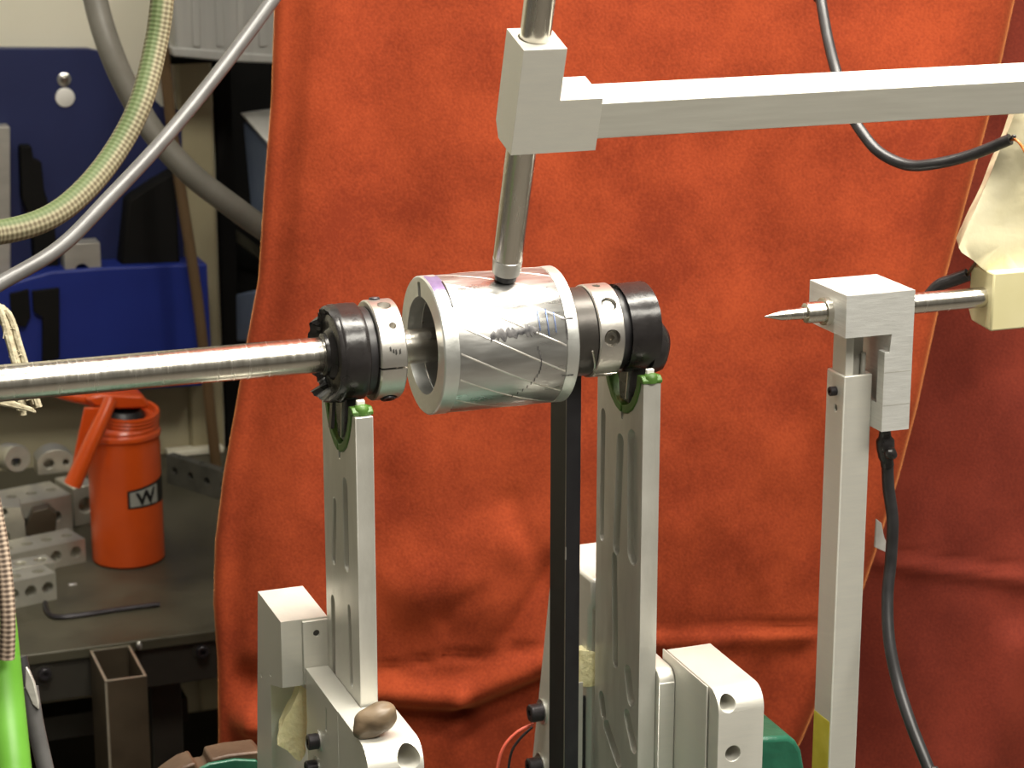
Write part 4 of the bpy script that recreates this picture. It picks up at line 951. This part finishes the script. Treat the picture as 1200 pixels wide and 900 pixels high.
tag(obj('grey_strut', hexa(nb(), A, [p+V((0, .02, 0)) for p in A]), 'bench', bevel=.002), 'slanting dull metal strut crossing the dark locker', 'strut')
# translucent bin at the top
yk = 1.50
tbn = thing('clear_plastic_bin', PY(262, 70, yk), 'milky clear plastic bin at the top left of the curtain', 'bin')
A = [PY(200, -60, yk), PY(340, -60, yk), PY(340, 73, yk), PY(262, 71, yk), PY(205, 64, yk)]
obj('bin_body', hexa(nb(), A, [p+V((.01, .09, 0)) for p in A]), 'bin_clear', tbn, bevel=.004)
A = [PY(201, 55, yk-.004), PY(340, 66, yk-.004), PY(340, 75, yk-.004), PY(262, 72, yk-.004), PY(203, 66, yk-.004)]
obj('bin_base_lip', hexa(nb(), A, [p+V((0, .10, 0)) for p in A]), 'bin_clear', tbn, bevel=.002)
for px in (222, 250, 275, 300):
    a, b_ = PY(px, -60, yk-.002), PY(px+4, 55, yk-.002)
    obj('moulded_rib', hexa(nb(), [a, a+V((.010, 0, 0)), a+V((.010, .006, 0)), a+V((0, .006, 0))], [b_, b_+V((.010, 0, 0)), b_+V((.010, .006, 0)), b_+V((0, .006, 0))]), 'bin_clear', tbn, bevel=.001)
tag(obj('wall_bracket', box(nb(), PY(200, 70, yk).x, PY(345, 70, yk).x, yk+.04, YW, PY(262, 71, yk).z-.007, PY(262, 71, yk).z-.001), 'locker'), 'thin dark shelf under the clear plastic bin', 'shelf')

# ================================================================== HOSES AND CABLES AT LEFT
pts = [PD(80, -400, 2.05), PD(104, -60, 2.05), PD(112, 0, 2.05), PD(128, 55, 2.05), PD(150, 105, 2.06), PD(182, 158, 2.07), PD(225, 205, 2.08), PD(270, 240, 2.09), PD(312, 270, 2.10), PD(350, 292, 2.11)]
tag(obj('grey_conduit', tube(nb(), pts, .0112, 18), 'conduit'), 'thick dull grey flexible conduit sweeping down behind the green hose', 'conduit')
pts = [PD(210, -420, 1.62), PD(196, -80, 1.62), PD(190, 0, 1.62), PD(182, 55, 1.62), PD(165, 120, 1.61), PD(137, 175, 1.60), PD(98, 224, 1.58), PD(55, 256, 1.56), PD(0, 272, 1.54), PD(-60, 272, 1.52), PD(-260, 235, 1.50), PD(-450, 110, 1.50), PD(-520, -250, 1.50)]
tag(obj('green_braided_hose', tube(nb(), pts, .0086, 22, 12), 'hose'), 'thick green and cream braided hose curving at the upper left', 'hose')
pts = [PD(560, -330, 1.72), PD(345, -40, 1.66), PD(318, 2, 1.65), PD(260, 80, 1.62), PD(195, 160, 1.58), PD(130, 230, 1.54), (PD(70, 290, 1.51)), PD(0, 332, 1.48), PD(-70, 372, 1.46), PD(-280, 450, 1.43), PD(-560, 500, 1.40), PD(-900, 520, 1.40)]
tag(obj('grey_cable', tube(nb(), pts, .0052, 16), 'grey_cable'), 'thin shiny grey cable running diagonally across the upper left', 'cable')
# frayed rope behind the shaft
rp_ = thing('frayed_rope', PD(20, 475, 1.5), 'frayed jute rope hanging behind the shaft at the left edge', 'rope')
for k in range(7):
    off = V((random.uniform(-1, 1), random.uniform(-1, 1), random.uniform(-1, 1)))*.005
    pts = [PD(-160, 60, 1.47)+off, PD(-30, 330, 1.45)+off, PD(2, 368, 1.45)+off*.9, PD(14, 405, 1.45)+off, PD(24, 440, 1.45)+off*1.1, PD(34+random.uniform(-14, 8), 478, 1.45)+off*1.1]
    obj('strand', tube(nb(), pts, .0024, 7, 5), 'rope', rp_)
for k in range(5):
    j = random.uniform(-4, 4)
    pts = [PD(-20, 466+j, 1.44), PD(8, 472+j, 1.44), PD(26, 477+j*.6, 1.44), PD(40+j, 481+j, 1.44)]
    obj('strand', tube(nb(), pts, .0020, 7, 4, lambda t: 1-.6*t), 'rope', rp_)
for k in range(16):
    t = random.random(); p = PD(2+t*36, 372+t*105, 1.447); q = p+V((random.uniform(-.008, .010), random.uniform(-.004, .004), random.uniform(-.008, .006)))
    obj('loose_fibre', tube(nb(), [p, (p+q)/2+V((0, 0, .002)), q], .00035, 4, 3), 'rope', rp_)
# bright green tube with braided cord, grey cable beside it
gt = tag(obj('green_tube', tube(nb(), [PD(-9, 690, 1.11), PD(-3, 740, 1.105), PD(5, 820, 1.10), PD(14, 910, 1.09), PD(22, 1000, 1.085), PD(50, 1500, 1.08)], .0098, 24, 6), 'bright_green'), 'bright green plastic tube in the bottom left corner', 'tube')
tag(obj('braided_cord', tube(nb(), [PD(-14, 560, 1.085), PD(-4, 610, 1.085), PD(4, 660, 1.085), PD(9, 720, 1.085), PD(8, 772, 1.088)], .0038, 16, 8), 'cord'), 'brown and white braided cord lying along the green tube', 'cord')
gc = thing('grey_cable', PD(60, 920, 1.16), 'grey cable with a flattened lug at its top, right of the green tube', 'cable')
obj('cable_sheath', tube(nb(), [PD(35, 805, 1.16), PD(40, 840, 1.16), PD(46, 870, 1.16), PD(54, 905, 1.16), PD(66, 960, 1.16), PD(110, 1400, 1.16)], .0044, 14), 'grey_cable', gc)
A = [PD(*q, 1.155) for q in ((30, 781), (34, 786), (40, 800), (45, 822), (45, 832), (38, 826), (29, 805))]
obj('cable_lug', hexa(nb(), A, [p+FWD*.003 for p in A]), 'alu_dark', gc, bevel=.0006)
obj('black_sleeve', tube(nb(), [PD(24, 770, 1.17), PD(28, 790, 1.17), PD(33, 812, 1.17)], .0036, 12, 4), 'black', gc)
